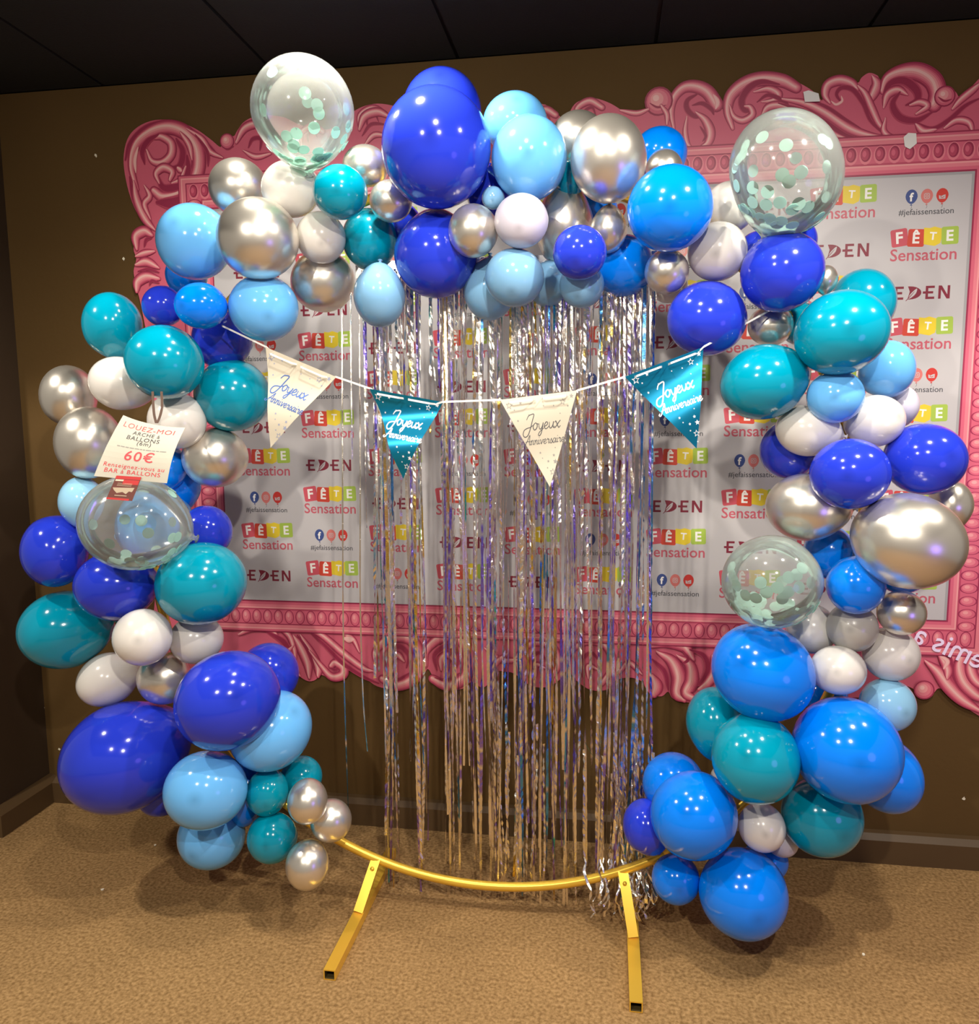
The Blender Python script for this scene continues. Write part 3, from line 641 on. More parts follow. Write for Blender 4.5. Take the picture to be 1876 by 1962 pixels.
# ---------------------------------------------------------------- gold ring stand
CX, CZ, RR = -.355, 1.122, 1.035
stand = empty('ring_stand', (CX, YR, 0))
tag(stand, 'round gold metal ring stand on two flat floor bars carrying the balloon arch', 'arch stand')
def part(mb, name, mats, smooth=False):
    o = mb.build(name, mats, stand, smooth); o.location = (-CX, -YR, 0); return o
b = MB(); b.tube([(CX + RR*math.cos(2*math.pi*k/160), YR, CZ + RR*math.sin(2*math.pi*k/160)) for k in range(160)], .0135, 14, 0, True)
part(b, 'ring', [M['gold']], True)
for a in (-.318*math.pi, -.685*math.pi):
    b = MB(); b.tube([(CX + RR*math.cos(a + t), YR, CZ + RR*math.sin(a + t)) for t in (-.035, -.012, .012, .035)], .0152, 14)
    part(b, 'ring_sleeve', [M['gold']], True)
for xb in (-.728, .083):
    w = .0165
    b = MB()
    y0, y1, h = 1.852, 2.46, .030
    b.add([(xb-w,y0,.001),(xb+w,y0,.001),(xb+w,y1,.001),(xb-w,y1,.001),(xb-w,y0,h),(xb+w,y0,h),(xb+w,y1,h),(xb-w,y1,h)],
          [(0,3,2,1),(4,5,6,7),(1,2,6,5),(3,0,4,7),(2,3,7,6)])
    i = .003
    b.add([(xb-w,y0,.001),(xb+w,y0,.001),(xb+w,y0,h),(xb-w,y0,h),(xb-w+i,y0,.001+i),(xb+w-i,y0,.001+i),(xb+w-i,y0,h-i),(xb-w+i,y0,h-i)],
          [(0,1,5,4),(1,2,6,5),(2,3,7,6),(3,0,4,7)])
    q = y0 + .05
    b.add([(xb-w+i,y0,.001+i),(xb+w-i,y0,.001+i),(xb+w-i,y0,h-i),(xb-w+i,y0,h-i),(xb-w+i,q,.001+i),(xb+w-i,q,.001+i),(xb+w-i,q,h-i),(xb-w+i,q,h-i)],
          [(0,1,5,4),(1,2,6,5),(2,3,7,6),(3,0,4,7),(4,5,6,7)], 1)
    part(b, 'foot_bar', [M['gold'], M['gold_dark']])
    # slanted flat strap from the bar up to the ring, with its bolt
    xr = xb + (.030 if xb < 0 else -.030)
    zr = CZ - math.sqrt(RR**2 - (xr - CX)**2)
    p0, p1 = Vector((xb, 2.10, .032)), Vector((xr, YR - .006, zr + .004))
    d = (p1 - p0).normalized(); u = Vector((1, 0, 0)); u = (u - d*u.dot(d)).normalized(); n = d.cross(u)
    b = MB(); vs = []
    for p in (p0, p1):
        for su, sn in ((-1, -1), (1, -1), (1, 1), (-1, 1)): vs.append(p + u*.0145*su + n*.004*sn)
    b.add(vs, [(0,1,2,3),(7,6,5,4),(0,4,5,1),(1,5,6,2),(2,6,7,3),(3,7,4,0)])
    st = part(b, 'strut', [M['gold']])
    pb = p0 + d*((p1 - p0).length*.80) + n*(-.005 if n.y > 0 else .005)
    b = MB(); b.tube([pb, pb + (n*(-.006) if n.y > 0 else n*.006)], .006, 10)
    bo = b.build('bolt', [M['gold']], st, True)

# ---------------------------------------------------------------- foil curtain
def foil():
    m = bpy.data.materials.new('holographic_silver_foil'); m.use_nodes = True
    nt = m.node_tree; b = nt.nodes['Principled BSDF']
    at = nt.nodes.new('ShaderNodeAttribute'); at.attribute_name = 'foil'
    nt.links.new(at.outputs['Color'], b.inputs['Base Color'])
    b.inputs['Metallic'].default_value = 1; b.inputs['Roughness'].default_value = .14
    n = smooth_noise(nt, 420, 2); bp = nt.nodes.new('ShaderNodeBump')
    bp.inputs['Strength'].default_value = .5; bp.inputs['Distance'].default_value = .002
    nt.links.new(n.outputs['Fac'], bp.inputs['Height']); nt.links.new(bp.outputs[0], b.inputs['Normal'])
    return m
M['foil'] = foil()
SILVER, VIOLET, GOLDF, BLUEF, TEALF = (.95, .90, .84), (.36, .26, .95), (.85, .62, .16), (.12, .40, .85), (.08, .60, .62)
rnd = random.Random(11)
class Foil:
    def __init__(self): self.v = []; self.f = []; self.c = []
    def strip(self, path, w, seed, tint=None, facet=.55, twist=1.0):
        r = random.Random(seed); k = len(self.v); N = len(path); ang = r.uniform(-.6, .6); va = 0
        cuts = sorted(r.uniform(0, N) for _ in range(5)); cols = []
        for _ in range(6):
            q = r.random(); cols.append(SILVER if q < .79 else VIOLET if q < .90 else GOLDF if q < .96 else BLUEF if q < .985 else TEALF)
        if tint == 'half': cols = [SILVER, SILVER, SILVER, BLUEF, BLUEF, BLUEF]; cuts = [N*.2, N*.4, N*.55, N*.7, N*.85]
        elif tint: cols = [tint if r.random() < .7 else SILVER for _ in range(6)]
        for i, p in enumerate(path):
            va += r.gauss(0, .05) * twist; va *= .93; ang += va * .5; a = ang + r.uniform(-facet, facet)
            ww = w * (1 + .15*r.uniform(-1, 1))
            dx, dy = math.cos(a)*ww, math.sin(a)*ww*.9; zz = r.uniform(-.0012, .0012)
            c = cols[sum(1 for q in cuts if q < i)]
            if r.random() < .12: c = SILVER
            self.v += [(p[0]-dx, p[1]-dy, p[2]+zz), (p[0]+dx, p[1]+dy, p[2]-zz)]; self.c += [c, c]
            if i: j = k + 2*i; self.f.append((j-2, j-1, j+1, j))
    def build(self, name, parent):
        me = bpy.data.meshes.new(name); me.from_pydata(self.v, [], self.f)
        a = me.color_attributes.new('foil', 'FLOAT_COLOR', 'POINT')
        for i, c in enumerate(self.c): a.data[i].color = (*c, 1)
        return link(name, me, [M['foil']], parent)
YC = YR + .03
curtain = empty('foil_curtain', (CX, YC, 1.93))
tag(curtain, 'silver holographic foil fringe curtain hanging inside the gold ring', 'foil curtain')
def cpart(o): o.location = (-CX, -YC, -1.93); return o
CL0, CL1 = (-0.725,0.122)
b = MB(); b.box((CL0, YC - .002, 1.90), (CL1, YC + .002, 1.945)); cpart(b.build('header_band', [mat('silver_band', (.8, .78, .75), .2, 1)], curtain))
def hang(x, y, ztop, zbot, sway, drift, seed):
    r = random.Random(seed); n = int((ztop - zbot) / .011) + 2; ph = r.uniform(0, 6); out = []
    for i in range(n):
        t = i / (n-1)
        out.append((x + drift*t*t + sway*math.sin(ph + t*r.choice((3, 3.0))*1.3)*t, y + .006*math.sin(ph*2 + 4*t), ztop + (zbot - ztop)*t))
    return out
fr = Foil()
clusters = [-0.675,-0.660,-0.648,-0.567,-0.554,-0.479,-0.467,-0.423,-0.368,-0.337,-0.304,-0.261,-0.246,-0.228,-0.186,-0.153,-0.112,-0.100,-0.082,-0.026,-0.012,0.020,0.057,0.075,0.096,0.113]
seed = 100
for i in range(150):
    if i < 96: x = clusters[i % len(clusters)] + rnd.gauss(0, .0065)
    else: x = rnd.uniform(CL0 + .02, CL1)
    t = (x - CL0) / (CL1 - CL0)
    zb = rnd.choice((.03, .06, .10, .14, .2, .28, .45)) if rnd.random() < .8 else rnd.uniform(.5, 1.0)
    if t > .8: zb = rnd.uniform(.02, .14)
    y = YC + rnd.uniform(-.012, .03)
    tint = None
    if t > .955 and rnd.random() < .6: tint = rnd.choice((BLUEF, TEALF, VIOLET))
    fr.strip(hang(x, y, 1.92, zb, .010, rnd.gauss(0, .016), seed), rnd.uniform(.0020, .0048), seed, tint, rnd.choice((.10, .25, .6))); seed += 1
# short strands catching near the top
for i in range(70):
    x = rnd.uniform(CL0 + .02, CL1)
    if rnd.random() < .5: x = rnd.uniform(.45*CL0 + .55*CL1, CL1)
    fr.strip(hang(x, YC + rnd.uniform(-.02, .01), 1.92, rnd.uniform(1.15, 1.62), .006, rnd.gauss(0, .01), seed), rnd.uniform(.002, .0044), seed, None, .6); seed += 1
# strands whose ends spill over the ring beside the right foot bar
for i in range(46):
    if i < 9:
        x = rnd.uniform(-.36, -.12); path = hang(x, YC - .004, rnd.uniform(.4, .6), .13, .004, rnd.gauss(0, .01), seed)
        x1, y1 = path[-1][0], path[-1][1]; q = rnd.uniform(-1, 1)
        for k in range(1, 7): path.append((x1 + .006*k*q, y1 + .003*k, .13 - .015*k))
    else:
        x = rnd.gauss(.075, .045); zt = rnd.uniform(.32, .6); path = hang(x, YC - .008, zt, .19, .004, rnd.gauss(0, .012), seed)
        x1, y1 = path[-1][0], path[-1][1]; q = rnd.uniform(0, 6); n = rnd.randint(8, 16); g = rnd.gauss(0, .0022)
        for k in range(1, n):
            t = k / 15
            path.append((x1 + g*k + .007*math.sin(q + k*.9), y1 - .060*min(1, t*2.2), .19 - .0105*k + .004*math.sin(k*1.7 + q)))
    fr.strip(path, rnd.uniform(.0020, .0042), seed, SILVER, 1.1); seed += 1
fo = cpart(fr.build('foil_fringe', curtain)); fo['kind'] = 'stuff'
for k, pts in enumerate([[(-0.776,2.25,1.866),(-0.785,2.25,1.504),(-0.8,2.25,0.949),(-0.804,2.25,0.668),(-0.804,2.25,0.448),(-0.803,2.25,0.258)],[(-0.72,2.24,1.863),(-0.731,2.24,1.349),(-0.742,2.24,0.953),(-0.741,2.24,0.641),(-0.732,2.24,0.474)],[(-0.742,2.23,1.862),(-0.748,2.23,1.625),(-0.751,2.23,1.381)],[(-0.117,2.21,0.932),(-0.097,2.21,0.7),(-0.062,2.21,0.559),(0.007,2.21,0.451),(0.06,2.175,0.368),(0.093,2.175,0.315),(0.121,2.175,0.261)]]):
    fl = Foil(); path = spline(pts, 14); fl.strip(path, .0022, 900 + k, ('half', SILVER, SILVER, TEALF)[k], .15, .4)
    o = cpart(fl.build('loose_strip', curtain))
    o['label'] = ('single strip at the far left, blue in its lower half', 'single short strip left of the fringe', 'single thin silver strip at the left', 'strip slanting down to the small royal blue balloon')[k]

# ---------------------------------------------------------------- balloons
def balloon_mesh(name, radii, e, nd, crown=True, nu=40, nv=26):
    """latex balloon: pole at the neck, slightly pear shaped, ending in a short rolled neck"""
    s1, s2, s3 = radii; e1, e2, e3 = e
    nl = Vector((nd.dot(e1), nd.dot(e2), nd.dot(e3))).normalized()
    ref = Vector((0, 0, 1)) if abs(nl.z) < .9 else Vector((1, 0, 0))
    a = nl.cross(ref).normalized(); b_ = nl.cross(a)
    prof = []
    for i in range(nv + 1):
        th = math.pi * i / nv; z = math.cos(th); r = math.sin(th)
        up = max(0, z)
        prof.append((r * (1 - .10*up*up*(3 - 2*up)), z + .05*up**4))
    # neck instead of a round pole
    prof = prof[2:]
    r0, z0 = prof[0]
    neck = [(.0, z0 + .155), (.085, z0 + .155), (.095, z0 + .135), (.050, z0 + .115), (.055, z0 + .075), (r0*.62, z0 + .030)]
    prof = neck + prof
    vs = []; fs = []; cr = []
    for (r, z) in prof:
        for k in range(nu):
            t = 2*math.pi*k/nu
            p = nl*z + (a*math.cos(t) + b_*math.sin(t))*r
            vs.append(tuple(e1*p.x*s1 + e2*p.y*s2 + e3*p.z*s3))
            cr.append(max(0.0, min(1.0, (-z - .988)/.010)))
    n = len(prof)
    for i in range(n - 1):
        for k in range(nu):
            j = (k + 1) % nu; fs.append((i*nu + k, i*nu + j, (i+1)*nu + j, (i+1)*nu + k))
    me = bpy.data.meshes.new(name); me.from_pydata(vs, [], fs)
    at = me.attributes.new('crown', 'FLOAT', 'POINT'); at.data.foreach_set('value', cr)
    bm = bmesh.new(); bm.from_mesh(me); bmesh.ops.remove_doubles(bm, verts=bm.verts, dist=1e-5); bmesh.ops.recalc_face_normals(bm, faces=bm.faces)
    bm.to_mesh(me); bm.free()
    return me

dot_mesh = None
def confetti(parent, radii, e, dots):
    """paper dots lying against the inside of the skin"""
    global dot_mesh
    s1, s2, s3 = radii; e1, e2, e3 = e
    if dot_mesh is None:
        b = MB(); n = 18; R = .0150
        b.add([(R*math.cos(2*math.pi*k/n), R*math.sin(2*math.pi*k/n), h) for h in (0, .0004) for k in range(n)],
              [tuple(range(n))[::-1], tuple(range(n, 2*n))] + [(k, (k+1) % n, n + (k+1) % n, n + k) for k in range(n)])
        dot_mesh = b.mesh('confetti_dot'); dot_mesh.materials.append(M['mint'])
    for (x, y, z, tilt) in dots:
        d = Vector((x, y, z)).normalized()
        nrm = (e1*(d.x/s1) + e2*(d.y/s2) + e3*(d.z/s3)).normalized()
        p = (e1*d.x*s1 + e2*d.y*s2 + e3*d.z*s3) - nrm*.0035
        q = nrm + Vector((math.sin(tilt*7), math.cos(tilt*5), math.sin(tilt*3)))*.12*abs(math.sin(tilt*11))
        o = bpy.data.objects.new('confetti_dot', dot_mesh); COL.objects.link(o); o.parent = parent
        o.matrix_local = Matrix.Translation(p) @ q.to_track_quat('Z', 'Y').to_matrix().to_4x4()

# front dots as (right, down) fractions of the balloon's radius; then (count, spread) of the heap at the bottom
CONF = [
    ([(.05,-.31),(-.75,-.08),(.30,.04),(.27,-.10),(.20,.28),(-.14,.36),(-.33,.40),(.60,.38),(.84,.0),(.85,.30),(.66,-.63),(.25,-.86),(.75,.5),(.78,.62),(-.2,.55)], 34, .40),
    ([(.10,-.05),(.62,.30),(.72,.28),(.66,-.62),(.74,.55),(.60,.62),(-.82,.55),(-.88,.35),(-.45,.42),(.2,.2)], 30, .55),
    ([(.02,-.42),(-.38,-.55),(-.68,-.42),(-.72,-.30),(-.80,-.22),(-.86,-.1),(-.84,.2),(-.55,.22),(-.30,.28),(-.56,.45),(-.33,.48),(.06,.12),(.26,-.02),(.68,-.10),(.62,-.5),(.70,-.45),(.92,.1),(.86,.35),(-.70,.55),(-.62,.62),(-.05,.02),(.22,.46)], 44, .62),
    ([(-.80,-.30),(-.78,-.12),(-.72,0),(-.68,.10),(.55,-.30),(.30,-.10),(.45,-.16),(-.22,.02),(.1,.12),(.3,.2),(-.1,.22),(.5,.1),(.2,.34),(-.5,.3),(.72,0),(-.3,.35)], 58, .75),
]
rows = [
('K',(-0.7901,2.03,2.2855),(0.1313,0.1334,0.1324),(0.938,0.34,0.065),(-0.058,0.34,-0.938),(-0.058,0.34,-0.938),'clear balloon with mint confetti standing highest on the upper left of the arch'),
('C',(-1.0711,2.23,2.1662),(0.0841,0.0816,0.0829),(0.907,0.415,0.07),(-0.047,0.265,-0.963),(0.07,0.862,-0.502),'silver chrome balloon half hidden behind the pearl balloon under the upper left confetti balloon'),
('C',(-0.9266,2.03,1.975),(0.1065,0.1048,0.1056),(0.913,0.405,0.051),(-0.039,0.211,-0.977),(-0.241,0.96,0.141),'largest silver chrome balloon on the upper left shoulder of the arch'),
('W',(-0.87,2.13,2.1247),(0.0808,0.0757,0.0782),(0.93,0.364,0.054),(-0.047,0.263,-0.964),(-0.039,0.972,-0.231),'upper white pearl balloon directly below the highest confetti balloon'),
('W',(-0.7893,2.13,1.9944),(0.0674,0.0691,0.0682),(0.94,0.34,0.036),(-0.039,0.212,-0.976),(-0.329,0.855,0.402),'lower of two white pearl balloons under the highest confetti balloon'),
('T',(-0.6961,2.03,2.0825),(0.0705,0.0677,0.0691),(0.949,0.314,0.039),(-0.046,0.261,-0.964),(-0.188,0.963,0.192),'small bright teal balloon touching the bottom of the highest confetti balloon'),
('T',(-0.6801,2.2236,2.0073),(0.0792,0.0854,0.0822),(0.958,0.287,0.024),(-0.039,0.211,-0.977),(-0.421,0.536,0.732),'dark teal balloon behind the small bright teal one at upper left'),
('C',(-0.6644,2.15,2.1817),(0.0618,0.0546,0.0581),(0.958,0.285,0.035),(-0.051,0.288,-0.956),(0.476,0.601,-0.642),'small silver chrome balloon between the highest confetti balloon and the biggest royal blue balloon'),
('C',(-0.5866,2.12,2.0789),(0.057,0.0547,0.0558),(0.965,0.261,0.023),(-0.045,0.252,-0.967),(-0.202,0.898,0.392),'small silver chrome balloon tucked under the left edge of the biggest royal blue balloon'),
('S',(-1.1607,2.13,1.9962),(0.1038,0.1049,0.1043),(0.882,0.466,0.064),(-0.038,0.207,-0.978),(0.045,0.956,-0.291),'sky blue balloon at the left of the large upper left chrome balloon'),
('A',(-1.3019,2.33,1.9443),(0.0638,0.0655,0.0646),(0.876,0.479,0.053),(-0.033,0.17,-0.985),(0.136,0.789,-0.599),'azure balloon mostly hidden under the upper left sky blue balloon'),
('R',(-1.2791,2.15,1.8261),(0.0588,0.0586,0.0587),(0.862,0.506,0.045),(-0.027,0.134,-0.991),(0.1,0.953,-0.286),'small dark royal blue balloon beside the small azure one, left of the bunting string'),
('A',(-1.0962,2.03,1.8062),(0.0706,0.0617,0.066),(0.882,0.47,0.039),(-0.027,0.135,-0.991),(0.279,0.954,0.107),'small azure balloon where the left end of the bunting string is tied'),
('S',(-0.9502,2.1,1.8058),(0.0946,0.091,0.0928),(0.912,0.408,0.03),(-0.027,0.132,-0.991),(-0.481,0.798,0.364),'sky blue balloon below the large upper left chrome balloon'),
('C',(-0.8255,2.23,1.8964),(0.0931,0.0884,0.0908),(0.939,0.343,0.027),(-0.032,0.163,-0.986),(-0.56,0.531,0.635),'shaded silver chrome balloon below the lower white pearl balloon, left of the curtain'),
('B',(-0.6273,2.13,1.8344),(0.0708,0.0854,0.0778),(0.96,0.281,0.013),(-0.029,0.147,-0.989),(0,0.196,0.981),'pale blue drop-shaped balloon hanging over the left top of the foil curtain'),
('T',(-1.4421,2.15,1.7737),(0.0831,0.0971,0.0898),(0.832,0.553,0.042),(-0.024,0.111,-0.994),(0.39,0.177,-0.904),'teal balloon farthest left in the upper left bend of the arch'),
('T',(-1.213,2.03,1.6577),(0.1041,0.1012,0.1026),(0.847,0.516,-0.129),(-0.145,-0.01,-0.989),(-0.345,0.936,0.076),'front teal balloon above the hanging price card'),
('R',(-1.1461,2.23,1.7375),(0.0884,0.0882,0.0883),(0.89,0.455,0.024),(-0.021,0.095,-0.995),(-0.85,0.296,0.436),'dark royal blue balloon behind the left end of the bunting string'),
('T',(-1.1208,2.23,1.5725),(0.113,0.1084,0.1107),(0.894,0.449,0.002),(-0.011,0.027,-1),(-0.807,0.499,0.314),'dark teal balloon beside the leftmost white pennant'),
('W',(-1.4134,2.13,1.6064),(0.0888,0.0778,0.0831),(0.795,0.541,-0.274),(-0.25,-0.118,-0.961),(0.794,0.508,-0.333),'white pearl balloon on the left of the front teal balloon above the price card'),
('W',(-1.2441,2.13,1.4978),(0.0818,0.0815,0.0816),(0.863,0.504,-0.008),(-0.006,-0.005,-1),(-0.59,0.796,0.133),'white pearl balloon behind the ribbon of the price card'),
('C',(-1.6589,2.23,1.5738),(0.0829,0.0963,0.0893),(0.802,0.597,0.006),(-0.011,0.025,-1),(0.56,-0.037,-0.828),'upper of two silver chrome balloons on the far left edge'),
('C',(-1.5266,2.13,1.4332),(0.0968,0.1082,0.1023),(0.813,0.582,-0.021),(-0.002,-0.033,-0.999),(0.849,0.351,-0.394),'lower of two silver chrome balloons on the far left, beside the price card'),
('C',(-1.1859,2.23,1.3866),(0.0988,0.0918,0.0952),(0.883,0.468,-0.023),(0.001,-0.05,-0.999),(-0.858,0.493,0.144),'silver chrome balloon at the right of the price card'),
('A',(-1.3352,2.21,1.3606),(0.0618,0.073,0.0672),(0.856,0.516,-0.03),(0.002,-0.062,-0.998),(-0.354,-0.066,0.933),'azure balloon partly hidden behind the right edge of the price card'),
('A',(-1.3399,2.2907,1.2896),(0.0629,0.0775,0.0698),(0.864,0.502,-0.039),(0.006,-0.088,-0.996),(0.006,-0.088,-0.996),'deep azure balloon under the chrome balloon right of the price card'),
('L',(-1.5679,2.13,1.2566),(0.064,0.0769,0.0702),(0.807,0.588,-0.056),(0.009,-0.107,-0.994),(0.18,-0.037,-0.983),'small light aqua balloon at the left of the left confetti balloon'),
('K',(-1.3083,1.9965,1.2147),(0.1489,0.1339,0.1412),(0.836,0.526,-0.156),(-0.067,-0.184,-0.981),(0.717,0.598,-0.359),'wide clear confetti balloon under the price card on the left side'),
('R',(-1.6661,2.13,1.1069),(0.096,0.1112,0.1034),(0.792,0.604,-0.088),(0.019,-0.167,-0.986),(0.683,0.292,0.67),'royal blue balloon at the left edge below the small light aqua balloon'),
('R',(-1.4367,2.0819,1.0131),(0.1171,0.103,0.1099),(0.83,0.55,-0.097),(0.025,-0.211,-0.977),(0.532,0.847,-0.005),'royal blue balloon right under the left confetti balloon'),
('R',(-1.2256,2.23,1.1585),(0.0786,0.0804,0.0795),(0.879,0.474,-0.055),(0.015,-0.143,-0.99),(-0.877,0.477,-0.064),'dark royal blue balloon at the right behind the left confetti balloon'),
('T',(-1.1834,2.1099,1.0216),(0.1306,0.1213,0.1258),(0.836,0.513,0.194),(0.266,-0.069,-0.962),(-0.715,0.68,-0.163),'large teal balloon before the left side of the photo frame, below the confetti balloon'),
('T',(-1.6746,2.1627,0.8516),(0.1369,0.1223,0.1294),(0.78,0.622,0.061),(0.19,-0.144,-0.971),(0.962,0.206,0.18),'large bright teal balloon farthest left, above the lower white pearls'),
('W',(-1.3248,2.0226,0.8785),(0.0813,0.0819,0.0816),(0.847,0.519,-0.117),(0.035,-0.273,-0.961),(-0.394,0.905,-0.162),'front white pearl balloon in the middle of the left column'),
('W',(-1.2406,2.1658,0.8344),(0.08,0.0746,0.0773),(0.855,0.513,0.076),(0.196,-0.184,-0.963),(-0.722,0.627,-0.292),'white pearl balloon under the large teal balloon, beside the front pearl'),
('W',(-1.5368,2.1575,0.6989),(0.095,0.0814,0.0879),(0.688,0.626,0.367),(0.468,0.005,-0.884),(0.816,0.451,0.362),'lowest white pearl balloon in the left column'),
('C',(-1.3525,2.1644,0.708),(0.0808,0.0808,0.0808),(0.861,0.492,-0.128),(0.042,-0.32,-0.946),(0.058,0.998,-0.039),'small silver chrome balloon between white pearls and the big royal blue, left column'),
('R',(-1.0726,2.0258,0.7017),(0.1493,0.1373,0.1432),(0.738,0.547,0.395),(0.51,-0.068,-0.858),(-0.551,0.753,-0.36),'big shiny royal blue balloon at the lower right of the left column'),
('R',(-1.0423,2.23,0.7131),(0.094,0.0956,0.0948),(0.914,0.395,-0.091),(0.041,-0.315,-0.948),(-0.732,0.488,-0.476),'dark royal blue balloon behind the big shiny royal blue one, against the pink frame'),
('R',(-1.4575,2.1049,0.4765),(0.1894,0.166,0.1773),(0.726,0.633,0.267),(0.439,-0.128,-0.889),(0.786,0.468,0.405),'biggest egg-shaped royal blue balloon at the lower left, pointing to the floor'),
('R',(-1.4237,2.22,0.3016),(0.0754,0.0738,0.0746),(0.869,0.465,-0.171),(0.061,-0.443,-0.894),(0.253,0.957,0.143),'dark royal blue balloon barely showing under the egg-shaped one at lower left'),
('S',(-1.1488,2.014,0.4312),(0.1177,0.1108,0.1142),(0.891,0.428,-0.15),(0.061,-0.441,-0.896),(-0.237,0.946,-0.222),'front sky blue balloon at the foot of the left column'),
('S',(-0.9991,2.133,0.5695),(0.1284,0.116,0.122),(0.651,0.538,0.535),(0.649,-0.028,-0.76),(-0.729,0.285,-0.622),'sky blue balloon at the right of the big shiny royal blue balloon, lower left'),
('S',(-1.2026,2.13,0.2206),(0.1028,0.0978,0.1003),(0.898,0.411,-0.159),(0.068,-0.485,-0.872),(0.11,0.987,0.115),'lowest sky blue balloon of the left column, above its floor shadow'),
('T',(-1.0063,2.1114,0.3874),(0.0622,0.0713,0.0666),(0.919,0.374,-0.122),(0.061,-0.442,-0.895),(-0.345,0.931,0.117),'small teal balloon left of the three little chrome balloons'),
('T',(-0.9475,2.23,0.3811),(0.0657,0.0655,0.0656),(0.933,0.345,-0.103),(0.059,-0.428,-0.902),(-0.585,0.387,-0.713),'small teal balloon peeking out above the three little chrome balloons'),
('T',(-0.9857,2.09,0.2545),(0.0743,0.0741,0.0742),(0.924,0.359,-0.129),(0.068,-0.487,-0.871),(-0.144,0.974,-0.173),'lowest teal balloon of the left column'),
('A',(-1.1081,2.1848,0.3602),(0.0626,0.1174,0.0857),(0.91,0.393,-0.131),(0.06,-0.437,-0.897),(-0.06,0.437,0.897),'azure balloon hidden between the two lower sky blue balloons and the small teals'),
('C',(-0.8464,2.03,0.4086),(0.0571,0.0649,0.0609),(0.937,0.335,-0.104),(0.063,-0.452,-0.89),(-0.33,0.436,-0.837),'topmost of the three little chrome balloons at the foot of the left column'),
('C',(-0.8006,2.09,0.3228),(0.0606,0.0618,0.0612),(0.946,0.309,-0.095),(0.066,-0.471,-0.88),(-0.344,0.754,-0.56),'rightmost of the three little chrome balloons, touching the gold ring'),
('C',(-0.8534,2.03,0.2165),(0.0623,0.0708,0.0664),(0.94,0.323,-0.114),(0.072,-0.511,-0.856),(-0.043,0.963,0.266),'lowest of the three little chrome balloons at the foot of the left column'),
('R',(-0.4663,2.23,2.3359),(0.1091,0.1127,0.1109),(0.98,0.2,0.012),(-0.058,0.34,-0.939),(-0.124,0.836,-0.534),'dark royal blue balloon behind the biggest one at the very top'),
('R',(-0.4404,2.03,2.1758),(0.1381,0.1442,0.1411),(0.979,0.183,0.087),(0.024,0.321,-0.947),(-0.107,0.987,0.118),'biggest royal blue balloon in front at the top of the arch'),
('R',(-0.472,2.1492,1.9413),(0.1131,0.1157,0.1144),(0.977,0.213,0.006),(-0.036,0.193,-0.98),(0,0.148,0.989),'royal blue drop-shaped balloon hanging under the biggest one at the top'),
('S',(-0.2591,2.19,2.2814),(0.0865,0.0788,0.0825),(0.992,0.123,-0.017),(-0.057,0.33,-0.942),(-0.158,0.878,-0.452),'rear sky blue balloon at the top, right of the biggest royal blue'),
('S',(-0.2103,2.08,2.1548),(0.0969,0.1029,0.0998),(0.994,0.107,-0.021),(-0.052,0.295,-0.954),(-0.055,0.988,0.145),'front sky blue balloon at the top centre with a sharp shadow across it'),
('C',(-0.0925,2.23,2.2426),(0.077,0.0739,0.0754),(0.998,0.054,-0.039),(-0.054,0.313,-0.948),(-0.251,0.802,-0.541),'chrome balloon behind the large chrome one at the top right'),
('C',(-0.0104,2.08,2.1402),(0.0951,0.1064,0.1006),(0.997,-0.018,0.076),(0.078,0.294,-0.953),(-0.071,0.908,-0.414),'large tall silver chrome balloon at the top of the arch'),
('A',(0.1271,2.2932,2.2142),(0.0743,0.0705,0.0724),(0.997,-0.035,-0.066),(-0.052,0.3,-0.953),(-0.358,0.753,-0.552),'dark azure balloon at the back above the front azure one, upper right'),
('C',(0.1352,2.2268,2.1532),(0.0491,0.0525,0.0507),(0.997,-0.042,-0.064),(-0.05,0.284,-0.958),(-0.321,0.801,-0.505),'small dark chrome balloon peeking over the front azure balloon, upper right'),
('A',(0.1395,2.03,2.0037),(0.1032,0.1012,0.1022),(0.997,-0.054,-0.059),(-0.044,0.243,-0.969),(0.072,0.978,0.194),'front bright azure balloon on the upper right of the arch'),
('C',(-0.3529,2.0608,1.9787),(0.0645,0.0671,0.0658),(0.986,0.169,-0.003),(-0.04,0.22,-0.975),(-0.093,0.85,0.518),'small silver chrome balloon left of the central white pearl'),
('B',(-0.305,2.09,2.0659),(0.0298,0.0289,0.0293),(0.989,0.147,-0.008),(-0.046,0.255,-0.966),(-0.061,0.892,0.449),'tiny pale blue balloon above the central white pearl'),
('V',(-0.225,2.03,1.9905),(0.0681,0.0664,0.0672),(0.993,0.114,-0.016),(-0.042,0.23,-0.972),(-0.011,0.89,0.456),'central white pearl balloon in the middle of the arch top'),
('C',(-0.128,2.23,2.0208),(0.0797,0.1074,0.0925),(0.998,0.064,-0.027),(-0.041,0.225,-0.973),(0.041,-0.225,0.973),'silver chrome balloon behind the central white pearl and small front royal blue'),
('C',(-0.0086,2.14,1.9851),(0.0485,0.059,0.0535),(0.999,0.013,-0.039),(-0.04,0.221,-0.974),(0.051,-0.198,0.979),'small silver chrome balloon below the large tall chrome one'),
('R',(-0.0785,2.03,1.9076),(0.0673,0.0668,0.0671),(0.999,0.044,-0.029),(-0.037,0.195,-0.98),(0.104,0.876,0.471),'small front royal blue balloon below the top centre'),
('B',(-0.2486,2.08,1.8621),(0.0773,0.0753,0.0763),(0.993,0.121,-0.012),(-0.032,0.168,-0.985),(-0.003,0.807,0.59),'front pale blue balloon hanging below the central white pearl'),
('B',(-0.3313,2.19,1.85),(0.0719,0.083,0.0772),(0.989,0.151,-0.007),(-0.03,0.153,-0.988),(0.032,-0.052,0.998),'pale blue balloon hanging behind, left of the front pale blue one'),
